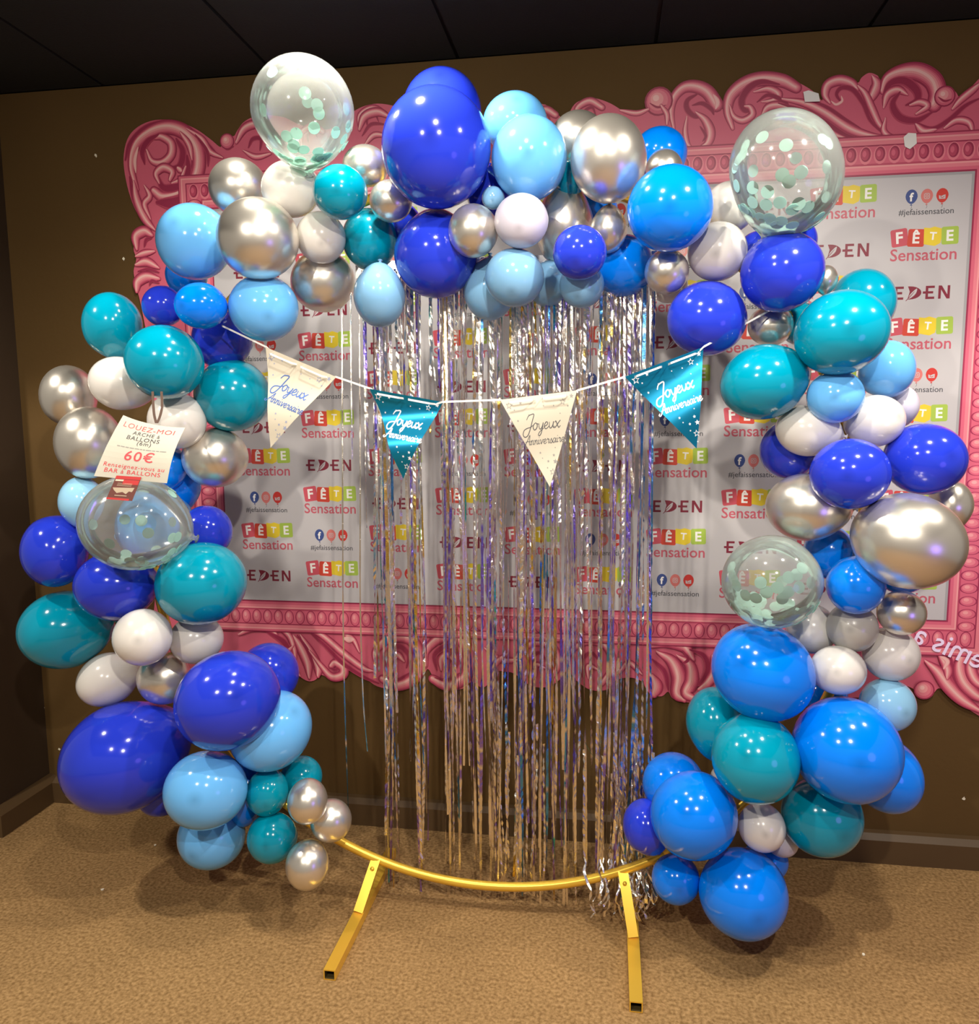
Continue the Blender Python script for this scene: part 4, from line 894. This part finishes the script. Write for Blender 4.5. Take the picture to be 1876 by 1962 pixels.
('B',(-0.1734,2.23,1.8685),(0.062,0.0639,0.063),(0.997,0.081,-0.019),(-0.031,0.161,-0.987),(0.093,0.665,0.741),'pale blue balloon hidden behind, right of the front pale blue one'),
('B',(-0.0763,2.13,1.8464),(0.0587,0.0607,0.0597),(0.999,0.04,-0.025),(-0.031,0.159,-0.987),(0.169,0.78,0.603),'small pale blue balloon directly below the small front royal blue'),
('A',(0.0327,2.23,1.9101),(0.0842,0.0842,0.0842),(0.999,-0.008,-0.037),(-0.035,0.181,-0.983),(0.295,0.631,0.717),'dark azure balloon hanging over the right top of the foil curtain'),
('C',(0.142,2.13,1.8724),(0.0567,0.0569,0.0568),(0.997,-0.059,-0.044),(-0.033,0.174,-0.984),(0.293,0.823,0.487),'small silver chrome balloon below the front azure one, right end of curtain top'),
('W',(0.1576,2.29,1.8678),(0.0539,0.0531,0.0535),(0.997,-0.062,-0.042),(-0.031,0.161,-0.987),(0.463,0.498,0.733),'white pearl balloon barely showing below the small chrome at the curtain top right'),
('W',(0.3079,2.23,2.0484),(0.0665,0.0675,0.067),(0.99,-0.118,-0.075),(-0.044,0.244,-0.969),(-0.38,0.792,-0.477),'white pearl balloon mostly behind the front azure and right confetti balloons'),
('W',(0.2674,2.13,1.9172),(0.0745,0.0736,0.0741),(0.992,-0.113,-0.06),(-0.037,0.197,-0.98),(0.174,0.955,0.241),'white pearl balloon between the front azure and the upper right royal blue balloon'),
('K',(0.4065,2.03,2.0721),(0.1279,0.1454,0.1364),(0.863,-0.289,0.414),(0.468,0.152,-0.871),(-0.302,0.302,-0.905),'large round confetti balloon in front of the photo frame at upper right'),
('R',(0.4171,2.08,1.8525),(0.1,0.097,0.0984),(0.927,-0.235,0.291),(0.32,0.095,-0.942),(0.039,0.999,0.026),'royal blue balloon directly under the upper right confetti balloon'),
('R',(0.478,2.23,1.9561),(0.0554,0.0562,0.0558),(0.978,-0.193,-0.08),(-0.039,0.208,-0.977),(-0.404,0.815,-0.416),'royal blue balloon almost hidden behind the base of the upper right confetti balloon'),
('R',(0.3871,2.25,1.937),(0.0532,0.0533,0.0533),(0.985,-0.156,-0.068),(-0.037,0.197,-0.98),(-0.471,0.72,-0.51),'dark royal blue balloon in the gap left of the upper right confetti balloon base'),
('R',(0.2455,2.13,1.7507),(0.1015,0.0957,0.0985),(0.993,-0.11,-0.039),(-0.025,0.12,-0.992),(0.406,0.809,0.425),'dark royal blue balloon behind the right end of the bunting string'),
('C',(0.5456,2.18,1.8468),(0.0298,0.0363,0.0329),(0.97,-0.232,-0.07),(-0.032,0.165,-0.986),(-0.05,0.166,-0.985),'little silver chrome balloon between the royal blue and rear teal balloons, upper right'),
('C',(0.414,2.18,1.7341),(0.058,0.052,0.0549),(0.982,-0.182,-0.044),(-0.024,0.111,-0.994),(0.804,0.279,0.525),'silver chrome balloon where the right end of the bunting string is tied'),
('T',(0.6513,2.23,1.7901),(0.0834,0.0892,0.0862),(0.96,-0.272,-0.065),(-0.028,0.137,-0.99),(-0.437,0.827,-0.354),'rear dark teal balloon in the upper right bend of the arch'),
('T',(0.5491,2.03,1.6975),(0.1091,0.1002,0.1045),(0.917,-0.276,0.289),(0.303,0.011,-0.953),(0.068,0.998,0.003),'large front teal balloon in the upper right bend of the arch'),
('T',(0.3906,2.11,1.5867),(0.1108,0.0958,0.103),(0.95,-0.186,0.252),(0.256,-0.008,-0.967),(0.903,0.18,0.39),'teal balloon beside the rightmost blue pennant'),
('S',(0.553,2.07,1.5459),(0.0676,0.0654,0.0665),(0.966,-0.258,-0.017),(-0.011,0.025,-1),(0.254,0.965,0.065),'light sky blue balloon under the large front teal one on the right'),
('S',(0.709,2.19,1.6168),(0.0677,0.0747,0.0711),(0.951,-0.306,-0.033),(-0.016,0.058,-0.998),(-0.893,0.075,-0.444),'sky blue balloon at the right behind the large front teal one'),
('V',(0.7694,2.24,1.5232),(0.0405,0.0523,0.046),(0.946,-0.325,-0.013),(-0.009,0.013,-1),(-0.009,0.013,-1),'small pearl balloon at the back against the logo wall, right side'),
('W',(0.6648,2.13,1.4845),(0.0735,0.0663,0.0698),(0.938,-0.291,0.189),(0.178,-0.063,-0.982),(-0.53,0.828,-0.18),'right white pearl balloon above the royal blue trio on the right side'),
('W',(0.5063,2.13,1.4615),(0.0805,0.0664,0.0731),(0.955,-0.23,-0.185),(-0.184,0.026,-0.983),(0.969,-0.191,-0.16),'left white pearl balloon above the royal blue trio on the right side'),
('R',(0.4836,2.23,1.4076),(0.0781,0.0805,0.0793),(0.977,-0.212,0.008),(-0.001,-0.041,-0.999),(0.766,0.618,0.177),'dark royal blue balloon at the left of the royal blue trio on the right side'),
('R',(0.584,2.03,1.357),(0.093,0.0869,0.0899),(0.961,-0.275,0.023),(0.004,-0.071,-0.997),(0.324,0.946,0.008),'middle front royal blue balloon of the trio on the right side'),
('R',(0.7884,2.13,1.3878),(0.0988,0.0908,0.0947),(0.933,-0.35,-0.08),(-0.092,-0.018,-0.996),(-0.28,0.947,-0.158),'right royal blue balloon of the trio near the right picture edge'),
('C',(0.5125,2.13,1.2625),(0.1046,0.0883,0.0961),(0.969,-0.24,-0.057),(-0.081,-0.091,-0.993),(0.998,-0.055,0.003),'silver chrome balloon at the left, below the royal blue trio on the right side'),
('C',(0.7198,2.0204,1.1954),(0.1323,0.1162,0.124),(0.89,-0.359,-0.28),(-0.312,-0.032,-0.95),(-0.478,0.874,0.091),'biggest silver chrome balloon low on the right side'),
('C',(0.8978,2.23,1.2606),(0.055,0.068,0.0612),(0.928,-0.368,0.05),(0.01,-0.111,-0.994),(0.01,-0.111,-0.994),'silver chrome balloon at the right edge behind the biggest chrome one'),
('A',(0.5992,2.23,1.1283),(0.0681,0.0742,0.0711),(0.966,-0.249,0.061),(0.019,-0.169,-0.985),(0.84,0.529,-0.12),'shaded azure balloon behind, left of the biggest chrome one'),
('A',(0.6244,2.0761,1.0704),(0.0708,0.0744,0.0726),(0.946,-0.306,-0.106),(-0.159,-0.154,-0.975),(0.354,0.928,-0.116),'small bright azure balloon between the lower right confetti balloon and biggest chrome'),
('A',(0.7844,2.23,1.0889),(0.0751,0.0705,0.0727),(0.945,-0.317,0.082),(0.022,-0.189,-0.982),(-0.577,0.798,-0.174),'azure balloon hidden under the biggest chrome one on the right'),
('C',(0.7508,2.1164,0.9921),(0.0598,0.0576,0.0587),(0.945,-0.309,0.107),(0.03,-0.243,-0.969),(-0.148,0.984,-0.098),'small silver chrome balloon below the biggest chrome one on the right'),
('G',(0.635,2.1235,0.9475),(0.0642,0.0642,0.0642),(0.949,-0.305,-0.083),(-0.151,-0.207,-0.967),(0.341,0.925,-0.164),'grey translucent pearl balloon under the small bright azure one on the right'),
('K',(0.4114,2.03,1.0831),(0.124,0.1182,0.1211),(0.981,-0.186,0.064),(0.025,-0.206,-0.978),(0.889,0.444,-0.111),'clear confetti balloon low on the right side, over the frame corner of the curtain'),
('W',(0.5517,2.19,0.9223),(0.0678,0.0669,0.0673),(0.915,-0.301,-0.269),(-0.328,-0.163,-0.931),(0.697,0.661,-0.28),'white pearl balloon behind the lower right confetti balloon'),
('W',(0.5926,2.08,0.8441),(0.069,0.0629,0.0659),(0.964,-0.265,0.029),(-0.05,-0.287,-0.957),(0.322,0.923,-0.21),'front white pearl balloon above the big azure balloons on the right'),
('W',(0.7459,2.1636,0.8678),(0.0734,0.0709,0.0721),(0.919,-0.362,-0.156),(-0.238,-0.196,-0.951),(-0.348,0.935,-0.067),'white pearl balloon beside the mirrored lettering on the pink frame'),
('L',(0.7405,2.15,0.7326),(0.0717,0.0709,0.0713),(0.896,-0.386,-0.218),(-0.318,-0.219,-0.922),(-0.338,0.94,-0.043),'pale sky blue balloon under the right white pearls, over the dark wall'),
('A',(0.4062,2.08,0.8312),(0.1348,0.1247,0.1296),(0.806,-0.318,-0.499),(-0.563,-0.152,-0.813),(0.522,0.785,-0.334),'big azure balloon under the lower right confetti balloon'),
('A',(0.6297,2.33,0.6913),(0.0634,0.0671,0.0652),(0.968,-0.218,0.125),(0.045,-0.338,-0.94),(0.193,0.342,-0.919),'azure balloon hidden between the two big azure ones and the white pearl'),
('T',(0.304,2.19,0.6412),(0.0807,0.101,0.0903),(0.99,-0.101,0.094),(0.05,-0.371,-0.927),(0.05,-0.371,-0.927),'turquoise balloon at the back left of the front turquoise one, lower right'),
('T',(0.3851,2.03,0.615),(0.1111,0.1158,0.1135),(0.984,-0.134,0.12),(0.056,-0.408,-0.911),(0.345,0.855,-0.388),'front turquoise balloon in the middle of the lower right cluster'),
('A',(0.6134,2.0495,0.6434),(0.1365,0.1325,0.1345),(0.659,-0.449,-0.603),(-0.703,-0.085,-0.706),(0.041,0.987,-0.158),'biggest bright azure balloon of the lower right cluster'),
('A',(0.76,2.19,0.5196),(0.0927,0.1042,0.0983),(0.875,-0.09,0.476),(0.379,-0.485,-0.788),(-0.816,0.138,0.561),'azure balloon peeking out right behind the biggest bright azure one'),
('T',(0.5842,2.1405,0.4132),(0.1075,0.1075,0.1075),(0.969,-0.18,0.166),(0.065,-0.466,-0.883),(-0.307,0.951,0.025),'turquoise balloon with crossed shadows, bottom right of the cluster'),
('A',(0.2365,2.06,0.4319),(0.1137,0.1167,0.1151),(0.663,-0.403,-0.631),(-0.742,-0.24,-0.626),(0.267,0.826,-0.497),'bright azure balloon in front at the left of the lower right cluster'),
('A',(0.193,2.19,0.4544),(0.0876,0.0879,0.0877),(0.995,-0.046,0.088),(0.06,-0.434,-0.899),(0.396,0.602,-0.693),'azure balloon behind the bright azure one near the curtain foot'),
('R',(0.1173,2.13,0.3498),(0.0673,0.0772,0.0721),(0.973,0.067,0.223),(0.227,-0.472,-0.852),(0.421,0.104,-0.901),'small royal blue balloon touching the foot of the foil curtain'),
('B',(0.1122,2.27,0.211),(0.045,0.0422,0.0436),(0.997,-0.003,0.082),(0.069,-0.495,-0.866),(0.201,0.055,-0.978),'pale blue balloon barely showing behind the small royal blue one by the ring'),
('W',(0.4198,2.09,0.3944),(0.0617,0.0646,0.0632),(0.958,-0.042,0.285),(0.229,-0.491,-0.841),(0.031,0.979,-0.199),'small white pearl balloon between turquoise and azure at lower right'),
('V',(0.4928,2.1792,0.3091),(0.0451,0.0429,0.044),(0.941,-0.3,-0.159),(-0.278,-0.412,-0.868),(-0.385,0.917,0.106),'lavender pearl balloon peeking out below the small white pearl, lower right'),
('A',(0.1995,2.13,0.2012),(0.0673,0.0688,0.068),(0.97,0.054,0.238),(0.231,-0.522,-0.821),(-0.067,0.99,-0.125),'small azure balloon beside the right end of the gold ring'),
('A',(0.3741,2.08,0.2075),(0.1194,0.1181,0.1188),(0.495,-0.521,-0.695),(-0.856,-0.153,-0.495),(-0.166,0.986,-0.023),'lowest azure balloon nearly touching the carpet at the right'),
('A',(0.4603,2.2309,0.2164),(0.0649,0.0573,0.061),(0.982,-0.116,0.151),(0.072,-0.508,-0.858),(-0.835,-0.102,0.541),'azure balloon hidden behind the lowest one at the right'),
('W',(0.3451,2.23,0.4543),(0.0464,0.0487,0.0475),(0.989,-0.1,0.113),(0.059,-0.431,-0.9),(0.536,0.431,-0.726),'white pearl balloon peeking out left of the front turquoise one, lower right'),
('R',(-0.3309,2.18,2.1028),(0.0593,0.0679,0.0635),(0.988,0.152,-0.007),(-0.046,0.26,-0.965),(0.034,0.106,0.994),'dark royal blue balloon in the gap above the small chrome, top centre'),
('T',(0.5034,2.23,1.7402),(0.0544,0.0569,0.0556),(0.975,-0.215,-0.048),(-0.024,0.112,-0.993),(-0.46,0.739,-0.493),'dark teal balloon hidden in the gap beside the bunting end chrome balloon, right'),
('R',(-0.6019,2.2764,2.0551),(0.0599,0.0636,0.0617),(0.968,0.252,0.017),(-0.041,0.226,-0.973),(-0.42,0.337,0.842),'dark royal blue balloon in the gap behind the small chrome under the biggest royal blue'),
('A',(-0.0507,2.31,2.0792),(0.0671,0.0631,0.0651),(0.999,0.031,-0.037),(-0.044,0.242,-0.969),(0.107,0.296,0.949),'dark azure balloon in the gap behind the small chrome, top right of centre'),
('S',(-1.3957,2.2293,1.1758),(0.1164,0.1265,0.1213),(0.85,0.523,-0.06),(0.014,-0.135,-0.991),(-0.965,-0.028,-0.262),'sky blue balloon seen only through the left confetti balloon'),
('T',(-0.1117,2.18,2.1257),(0.0387,0.0511,0.0445),(0.998,0.061,-0.033),(-0.048,0.273,-0.961),(-0.048,0.273,-0.961),'dark teal balloon in the narrow gap between front sky blue and tall chrome, top'),
]
crand = random.Random(21); ck = 0
for kind, c, radii, a1, a2, nd, label in rows:
    name, m, grp = KIND[kind]
    e1, e2 = Vector(a1).normalized(), Vector(a2).normalized(); e3 = e1.cross(e2).normalized(); e2 = e3.cross(e1)
    o = link(name, balloon_mesh(name, radii, (e1, e2, e3), Vector(nd)), [m], None, True)
    o.location = c
    tag(o, label, 'balloon', grp)
    if kind == 'K':
        front, count, spread = CONF[ck]; ck += 1
        right, up = cr, cu
        dots = []
        view = (Vector(c) - cam.matrix_world.translation).normalized()
        ex = Vector((1, 0, 0)); ex = (ex - view*ex.dot(view)).normalized(); ez = Vector((0, 0, 1)); ez = (ez - view*ez.dot(view)).normalized()
        def loc(v): return (v.dot(e1), v.dot(e2), v.dot(e3), crand.uniform(0, 9))
        for (fx, fz) in front:
            s = math.sqrt(max(.01, 1 - fx*fx - fz*fz)); dots.append(loc(ex*fx - ez*fz - view*s))
        for i in range(count):
            a = crand.uniform(0, 2*math.pi); t = spread * 1.5 * crand.random()**.6
            v = Vector((math.sin(t)*math.cos(a), math.sin(t)*math.sin(a), -math.cos(t))) + Vector((crand.uniform(-.05, .05), 0, 0))
            dots.append(loc(v))
        for i in range(8):
            v = Vector((crand.gauss(0, 1), abs(crand.gauss(0, 1)), crand.gauss(-.3, .7))).normalized(); dots.append(loc(v))
        confetti(o, radii, (e1, e2, e3), dots)

# ---------------------------------------------------------------- bunting
def star(r, inner=.42, rot=0):
    vs = [(math.sin(rot + k*math.pi/5)*(r if k % 2 == 0 else r*inner), math.cos(rot + k*math.pi/5)*(r if k % 2 == 0 else r*inner)) for k in range(10)]
    return vs
def star_solid(p, x, y, r, mi, l=2, rot=.2): p.put([(0, 0)] + star(r, .45, rot), [(0, k + 1, (k + 1) % 10 + 1) for k in range(10)], mi, l, (x, y))
def star_line(p, x, y, r, mi, l=2, rot=.2):
    p.put(star(r, .45, rot) + star(r*.62, .45, rot), [(k, (k+1) % 10, 10 + (k+1) % 10, 10 + k) for k in range(10)], mi, l, (x, y))
GL = {
 'o': (1.0, [[(.75,.85),(.45,1),(.15,.75),(.1,.35),(.35,0),(.65,.15),(.8,.5),(.7,.85),(.6,.92),(1.0,.8)]]),
 'y': (.98, [[(.05,.85),(.12,.4),(.3,.05),(.55,.15),(.75,.6),(.8,.95),(.74,.3),(.6,-.5),(.35,-.9),(.1,-.75),(.3,-.35),(.98,.15)]]),
 'e': (.85, [[(0,.35),(.45,.5),(.62,.8),(.4,1),(.15,.75),(.1,.3),(.35,0),(.65,.12),(.88,.35)]]),
 'u': (1.0, [[(.05,.9),(.1,.35),(.25,.05),(.5,.1),(.72,.5),(.78,.95),(.75,.4),(.85,.05),(1.02,.25)]]),
 'x': (1.05, [[(.02,.80),(.14,.97),(.30,.78),(.62,.18),(.80,.0),(1.02,.22)], [(.95,1.0),(.80,.86),(.50,.48),(.20,.10),(.02,.0)]]),
 'n': (.98, [[(.02,.85),(.14,.95),(.17,.5),(.14,0)], [(.17,.45),(.4,.88),(.6,.95),(.68,.7),(.65,.25),(.76,.02),(.98,.25)]]),
 'i': (.45, [[(.05,.8),(.14,.95),(.12,.4),(.2,.04),(.45,.2)], [(.16,1.38),(.19,1.45)]]),
 'v': (.9, [[(.02,.85),(.14,.95),(.25,.5),(.35,.02),(.6,.5),(.72,.95),(.92,.85)]]),
 'r': (.78, [[(.05,.7),(.2,1.05),(.3,.85),(.55,.85),(.46,.3),(.55,.02),(.8,.25)]]),
 's': (.7, [[(0,.2),(.35,.98),(.4,.7),(.6,.35),(.45,.02),(.15,.05),(.2,.2)], [(.45,.02),(.72,.25)]]),
 'a': (1.0, [[(.7,.85),(.4,1),(.12,.7),(.1,.3),(.3,0),(.6,.3),(.76,.95),(.7,.3),(.85,.02),(1.02,.25)]]),
 'J': (1.35, [[(.2,1.6),(.45,2.1),(.95,2.3),(1.4,2.25),(1.2,1.3),(.95,.2),(.6,-.7),(.1,-.9),(-.25,-.5),(-.1,.1),(.4,.35),(.95,.45),(1.4,.7)]]),
 'A': (1.5, [[(-.25,.35),(-.45,.05),(-.1,-.15),(.35,.4),(.8,1.3),(1.2,2.1),(1.2,1.2),(1.22,.3),(1.35,0),(1.55,.25)], [(.25,.7),(.8,.8),(1.45,.7)]]),
}
def script(p, word, at, width, mi, weight=.13, l=3):
    x = 0; strokes = []
    for ch in word:
        adv, ss = GL[ch]
        for s in ss: strokes.append([(x + a + .25*b_, b_) for a, b_ in s])
        x += adv
    k = width / x
    for n_, s in enumerate(strokes):
        path = [(at[0] + (a - x/2)*k, at[1] + (b_ - .5)*k) for a, b_ in spline(s, 5)]
        v, f_ = ribbon2d(path, weight*k*.8, weight*k*1.15, weight*k*.8); p.put(v, f_, mi, l + .12*n_)
def flag_print(mi_text, mi_star, weight):
    """shapes in flag units: x 0..1 along the top edge, y 0..1 down to the tip (drawn upright with y negative)"""
    p = Print()
    script(p, 'Joyeux', (.50, -.33), .46, mi_text, weight); script(p, 'Anniversaire', (.50, -.50), .52, mi_text, weight*1.05)
    for x, y, r in ((.11,-.075,.050),(.80,-.10,.040),(.56,-.84,.042)): star_line(p, x, y, r, mi_star)
    for x, y, r in ((.92,-.05,.030),(.61,-.73,.032),(.26,-.06,.022),(.35,-.2,.012),(.20,-.25,.015),(.52,-.72,.018),(.43,-.62,.016),(.60,-.66,.020),(.68,-.13,.011),(.17,-.13,.012),(.5,-.79,.012),(.63,-.58,.010),(.33,-.52,.012),(.55,-.12,.010),(.86,-.15,.014),(.75,-.22,.010),(.45,-.68,.010),(.54,-.93,.012)): star_solid(p, x, y, r, mi_star)
    return p
bunting = empty('bunting', (CX, 2.05, 1.6))
tag(bunting, 'bunting string of four triangular birthday pennants, white and blue in turn, across the arch', 'bunting')
M['cream'] = mat('pearl_white_card', (.66, .60, .48), .4, .1)
M['foilblue'] = mat('metallic_turquoise_card', (.005, .25, .46), .30, .65)
pen_mats = {0: [M['cream'], mat('blue_foil_print', (.10, .20, .55), .3, .4), mat('grey_blue_print', (.32, .35, .48), .35)],
            1: [M['foilblue'], mat('white_print', (.88, .90, .90), .4), mat('white_star_print', (.80, .88, .92), .4)],
            2: [M['cream'], mat('dark_grey_print', (.10, .10, .11), .4), mat('grey_print', (.30, .29, .27), .4)]}
pen_mats[3] = pen_mats[1]
PEN = [((-0.9252,2.05,1.6949),(-0.7311,2.05,1.6123),(-0.9264,2.05,1.4219)),((-0.6344,2.05,1.5792),(-0.4393,2.05,1.5426),(-0.5531,2.05,1.3371)),((-0.2845,2.05,1.5465),(-0.0835,2.05,1.5684),(-0.1528,2.05,1.3185)),((0.0366,2.05,1.6012),(0.231,2.05,1.673),(0.2207,2.05,1.418))]
for k, (A, B_, C_) in enumerate(PEN):
    A, B_, C_ = Vector(A), Vector(B_), Vector(C_)
    bend = (.006, .016, -.004, .012)[k]
    def fp(x, y, l, A=A, B_=B_, C_=C_, bend=bend):
        t = -y; mid = (A + B_)/2
        q = A + (B_ - A)*x + (C_ - mid)*t
        q.y += bend*math.sin(2*math.pi*(t*1.15 - .1 + x*.25)) - .0003 - l*.00012 if l >= 0 else 0
        return (q.x, q.y, q.z)
    mb = MB(); n = 26; grid = {}
    for i in range(n + 1):
        t = i/n; row = []
        for j in range(n + 1):
            s = j/n; x = t/2 + s*(1 - t); row.append(fp(x, -t, 0))
        grid[i] = row
    vs = [q for i in range(n+1) for q in grid[i]]
    fs = [(i*(n+1)+j, i*(n+1)+j+1, (i+1)*(n+1)+j+1, (i+1)*(n+1)+j) for i in range(n-1) for j in range(n)]
    fs += [((n-1)*(n+1)+j, (n-1)*(n+1)+j+1, n*(n+1)) for j in range(n)]
    mb.add(vs, fs, 0)
    back = [(x, y + .0006, z) for x, y, z in vs]; mb.add(back, [f_[::-1] for f_ in fs], 0)
    flag_print(1, 2, (.17, .20, .12, .20)[k]).to(mb, fp)
    o = mb.build('pennant', pen_mats[k], bunting, True); o.location = (-CX, -2.05, -1.6)
    o['label'] = ('cream pennant with blue lettering', 'turquoise foil pennant with white lettering', 'cream pennant with dark grey lettering', 'turquoise foil pennant with white lettering')[k]
E0, E1 = (Vector(p) for p in ((-1.0662,2.08,1.7586),(0.4008,2.11,1.7667)))
path = [E0]
for (A, B_, C_) in PEN:
    A, B_, C_ = Vector(A), Vector(B_), Vector(C_); dn = (C_ - (A + B_)/2) * .03
    for s, dy in ((0, .004), (.10, .014), (.13, -.024), (.43, -.022), (.47, .014), (.53, .014), (.56, -.022), (.86, -.024), (.90, .014), (1, .004)):
        q = A + (B_ - A)*s + dn*(0 if s in (0, 1) else 1.4); q.y += dy; path.append(q)
path.append(E1)
mb = MB(); vs = []; fs = []
for i, p in enumerate(path):
    vs += [(p.x, p.y, p.z + .0026), (p.x, p.y, p.z - .0026), (p.x, p.y + .0008, p.z - .0026), (p.x, p.y + .0008, p.z + .0026)]
for i in range(len(path) - 1):
    for k in range(4): fs.append((4*i + k, 4*i + (k+1) % 4, 4*i + 4 + (k+1) % 4, 4*i + 4 + k))
mb.add(vs, fs); o = mb.build('string', [mat('white_ribbon', (.82, .80, .76), .4)], bunting); o.location = (-CX, -2.05, -1.6)

# ---------------------------------------------------------------- price card
TL, TR, BR, BL = (Vector(p) for p in ((-1.2013,1.8015,1.5159),(-1.037,1.8015,1.4841),(-1.0583,1.7515,1.3478),(-1.251,1.7515,1.3647)))
card = empty('price_card', TL)
tag(card, 'white hire price card hanging by a brown ribbon from the left side of the arch', 'price card')
paper = mat('white_paper', (.50, .47, .39), .7)
cm = [paper, mat('red_ink', (.62, .06, .07), .5), mat('black_ink', (.035, .035, .04), .5), mat('grey_ink', (.25, .24, .22), .5)]
def cp(x, y, l):
    q = (TL*(1-x) + TR*x)*(1-y) + (BL*(1-x) + BR*x)*y
    n = (TR - TL).cross(BL - TL).normalized()
    if n.y > 0: n = -n
    q = q + n*(.012*math.sin(math.pi*y) * (.55 + .45*x) + .0004*l - .010*(2*x - 1)**2*(1 - y))
    q.z -= .010*4*x*(1-x)*(1-y)
    return q - TL
mb = MB(); n = 12
vs = [cp(i/n, j/n, 0) for j in range(n+1) for i in range(n+1)]
fs = [(j*(n+1)+i, j*(n+1)+i+1, (j+1)*(n+1)+i+1, (j+1)*(n+1)+i) for j in range(n) for i in range(n)]
mb.add(vs, fs, 0)
p = Print()
def line(body, x, y, w, mi, bold, st=1.0):
    tv, tf, tr = text2d(body, bold, 1.12); p.put([(a, -b_) for a, b_ in tv], tf, mi, 1, (x, y), w, w*st)
line('LOUEZ-MOI', .49, .115, .80, 1, 0, .85)
line('ARCHE à', .50, .215, .42, 2, .004, .9)
line('BALLONS', .485, .305, .50, 2, .004, .9)
line('(6m)', .53, .385, .21, 2, 0, .9)
rr = random.Random(3); x = .15
while x < .86:
    w = rr.uniform(.03, .09); p.put([(x, .468), (x + w, .468), (x + w, .482), (x, .482)], [(0, 1, 2, 3)], 3, 1); x += w + .012
line('60€', .53, .60, .42, 1, .008, .95)
line('Renseignez-vous au', .50, .800, .86, 1, .002, .95)
line('BAR à BALLONS', .50, .880, .78, 1, .004, .95)
p.to(mb, cp)
so = mb.build('card_sheet', cm, card)
ribm = mat('dark_brown_ribbon', (.06, .028, .016), .7)
for pts in [[(-1.1754,1.9015,1.574),(-1.1554,1.8685,1.5437),(-1.134,1.8355,1.513),(-1.1093,1.8025,1.4922)],[(-1.1505,1.9015,1.5737),(-1.1314,1.8685,1.5355),(-1.1187,1.8355,1.5089),(-1.108,1.8025,1.4922)]]:
    path = [Vector(q) - TL for q in spline(pts, 5)]
    vs = []; fs = []
    for q in path: vs += [(q.x - .0030, q.y, q.z), (q.x + .0030, q.y + .001, q.z), (q.x + .0030, q.y + .0022, q.z), (q.x - .0030, q.y + .0012, q.z)]
    for i in range(len(path) - 1):
        for k in range(4): fs.append((4*i + k, 4*i + (k+1) % 4, 4*i + 4 + (k+1) % 4, 4*i + 4 + k))
    mb = MB(); mb.add(vs, fs); mb.build('ribbon', [ribm], card)
a, b2, c2, d2 = (Vector(q) - TL for q in ((-1.188,1.7495,1.3664),(-1.1219,1.7495,1.3629),(-1.1453,1.7415,1.3049),(-1.2144,1.7415,1.3094)))
lm = [mat('label_brown', (.16, .055, .045), .45), mat('label_red', (.55, .05, .05), .45), mat('label_beige', (.52, .42, .30), .5), mat('label_cream', (.85, .65, .50), .5)]
mb = MB(); p = Print()
def lp(x, y, l):
    q = (a*(1-x) + b2*x)*(1-y) + (d2*(1-x) + c2*x)*y; q.y -= .0015 + .0003*l; return q
vs = [lp(i/4, j/4, 0) for j in range(5) for i in range(5)]
mb.add(vs, [(j*5+i, j*5+i+1, (j+1)*5+i+1, (j+1)*5+i) for j in range(4) for i in range(4)], 0)
rect(p, 0, 0, 1, .13, 1, 1); rect(p, .04, .15, .36, .22, 3, 1); rect(p, .36, .15, .98, .34, 1, 1); rect(p, 0, .92, .86, 1, 1, 1)
p.put([(.06,.50),(.9,.46),(.86,.64),(.74,.62),(.66,.74),(.5,.66),(.3,.72),(.14,.60)], [tuple(range(8))], 2, 1)
for k in range(3): rect(p, .18, .30 + .05*k, .75, .315 + .05*k, 2, 1)
rect(p, .25, .80, .72, .83, 2, 1)
p.to(mb, lp); lo = mb.build('label_sticker', lm, card); lo['label'] = 'red and brown printed sticker at the foot of the card'

# ---------------------------------------------------------------- small scraps on the carpet
sm = mat('white_scrap', (.78, .72, .58), .6)
rnd = random.Random(8)
for (x, y) in [(-1.596,2.14),(-1.579,2.409),(0.72,2.16)]:
    n = 6; pts = [(rnd.uniform(.003, .007)*math.cos(k*math.pi/3), rnd.uniform(.003, .007)*math.sin(k*math.pi/3)) for k in range(n)]
    b = MB(); b.add([(px, py, .0005) for px, py in pts] + [(px, py, .003) for px, py in pts],
                    [tuple(range(n))[::-1], tuple(range(n, 2*n))] + [(i, (i+1) % n, n + (i+1) % n, n + i) for i in range(n)])
    o = b.build('paper_scrap', [sm]); o.location = (x, y, 0)
    tag(o, 'tiny white paper scrap lying on the brown carpet', 'paper scrap', 'tiny paper scraps on the carpet')
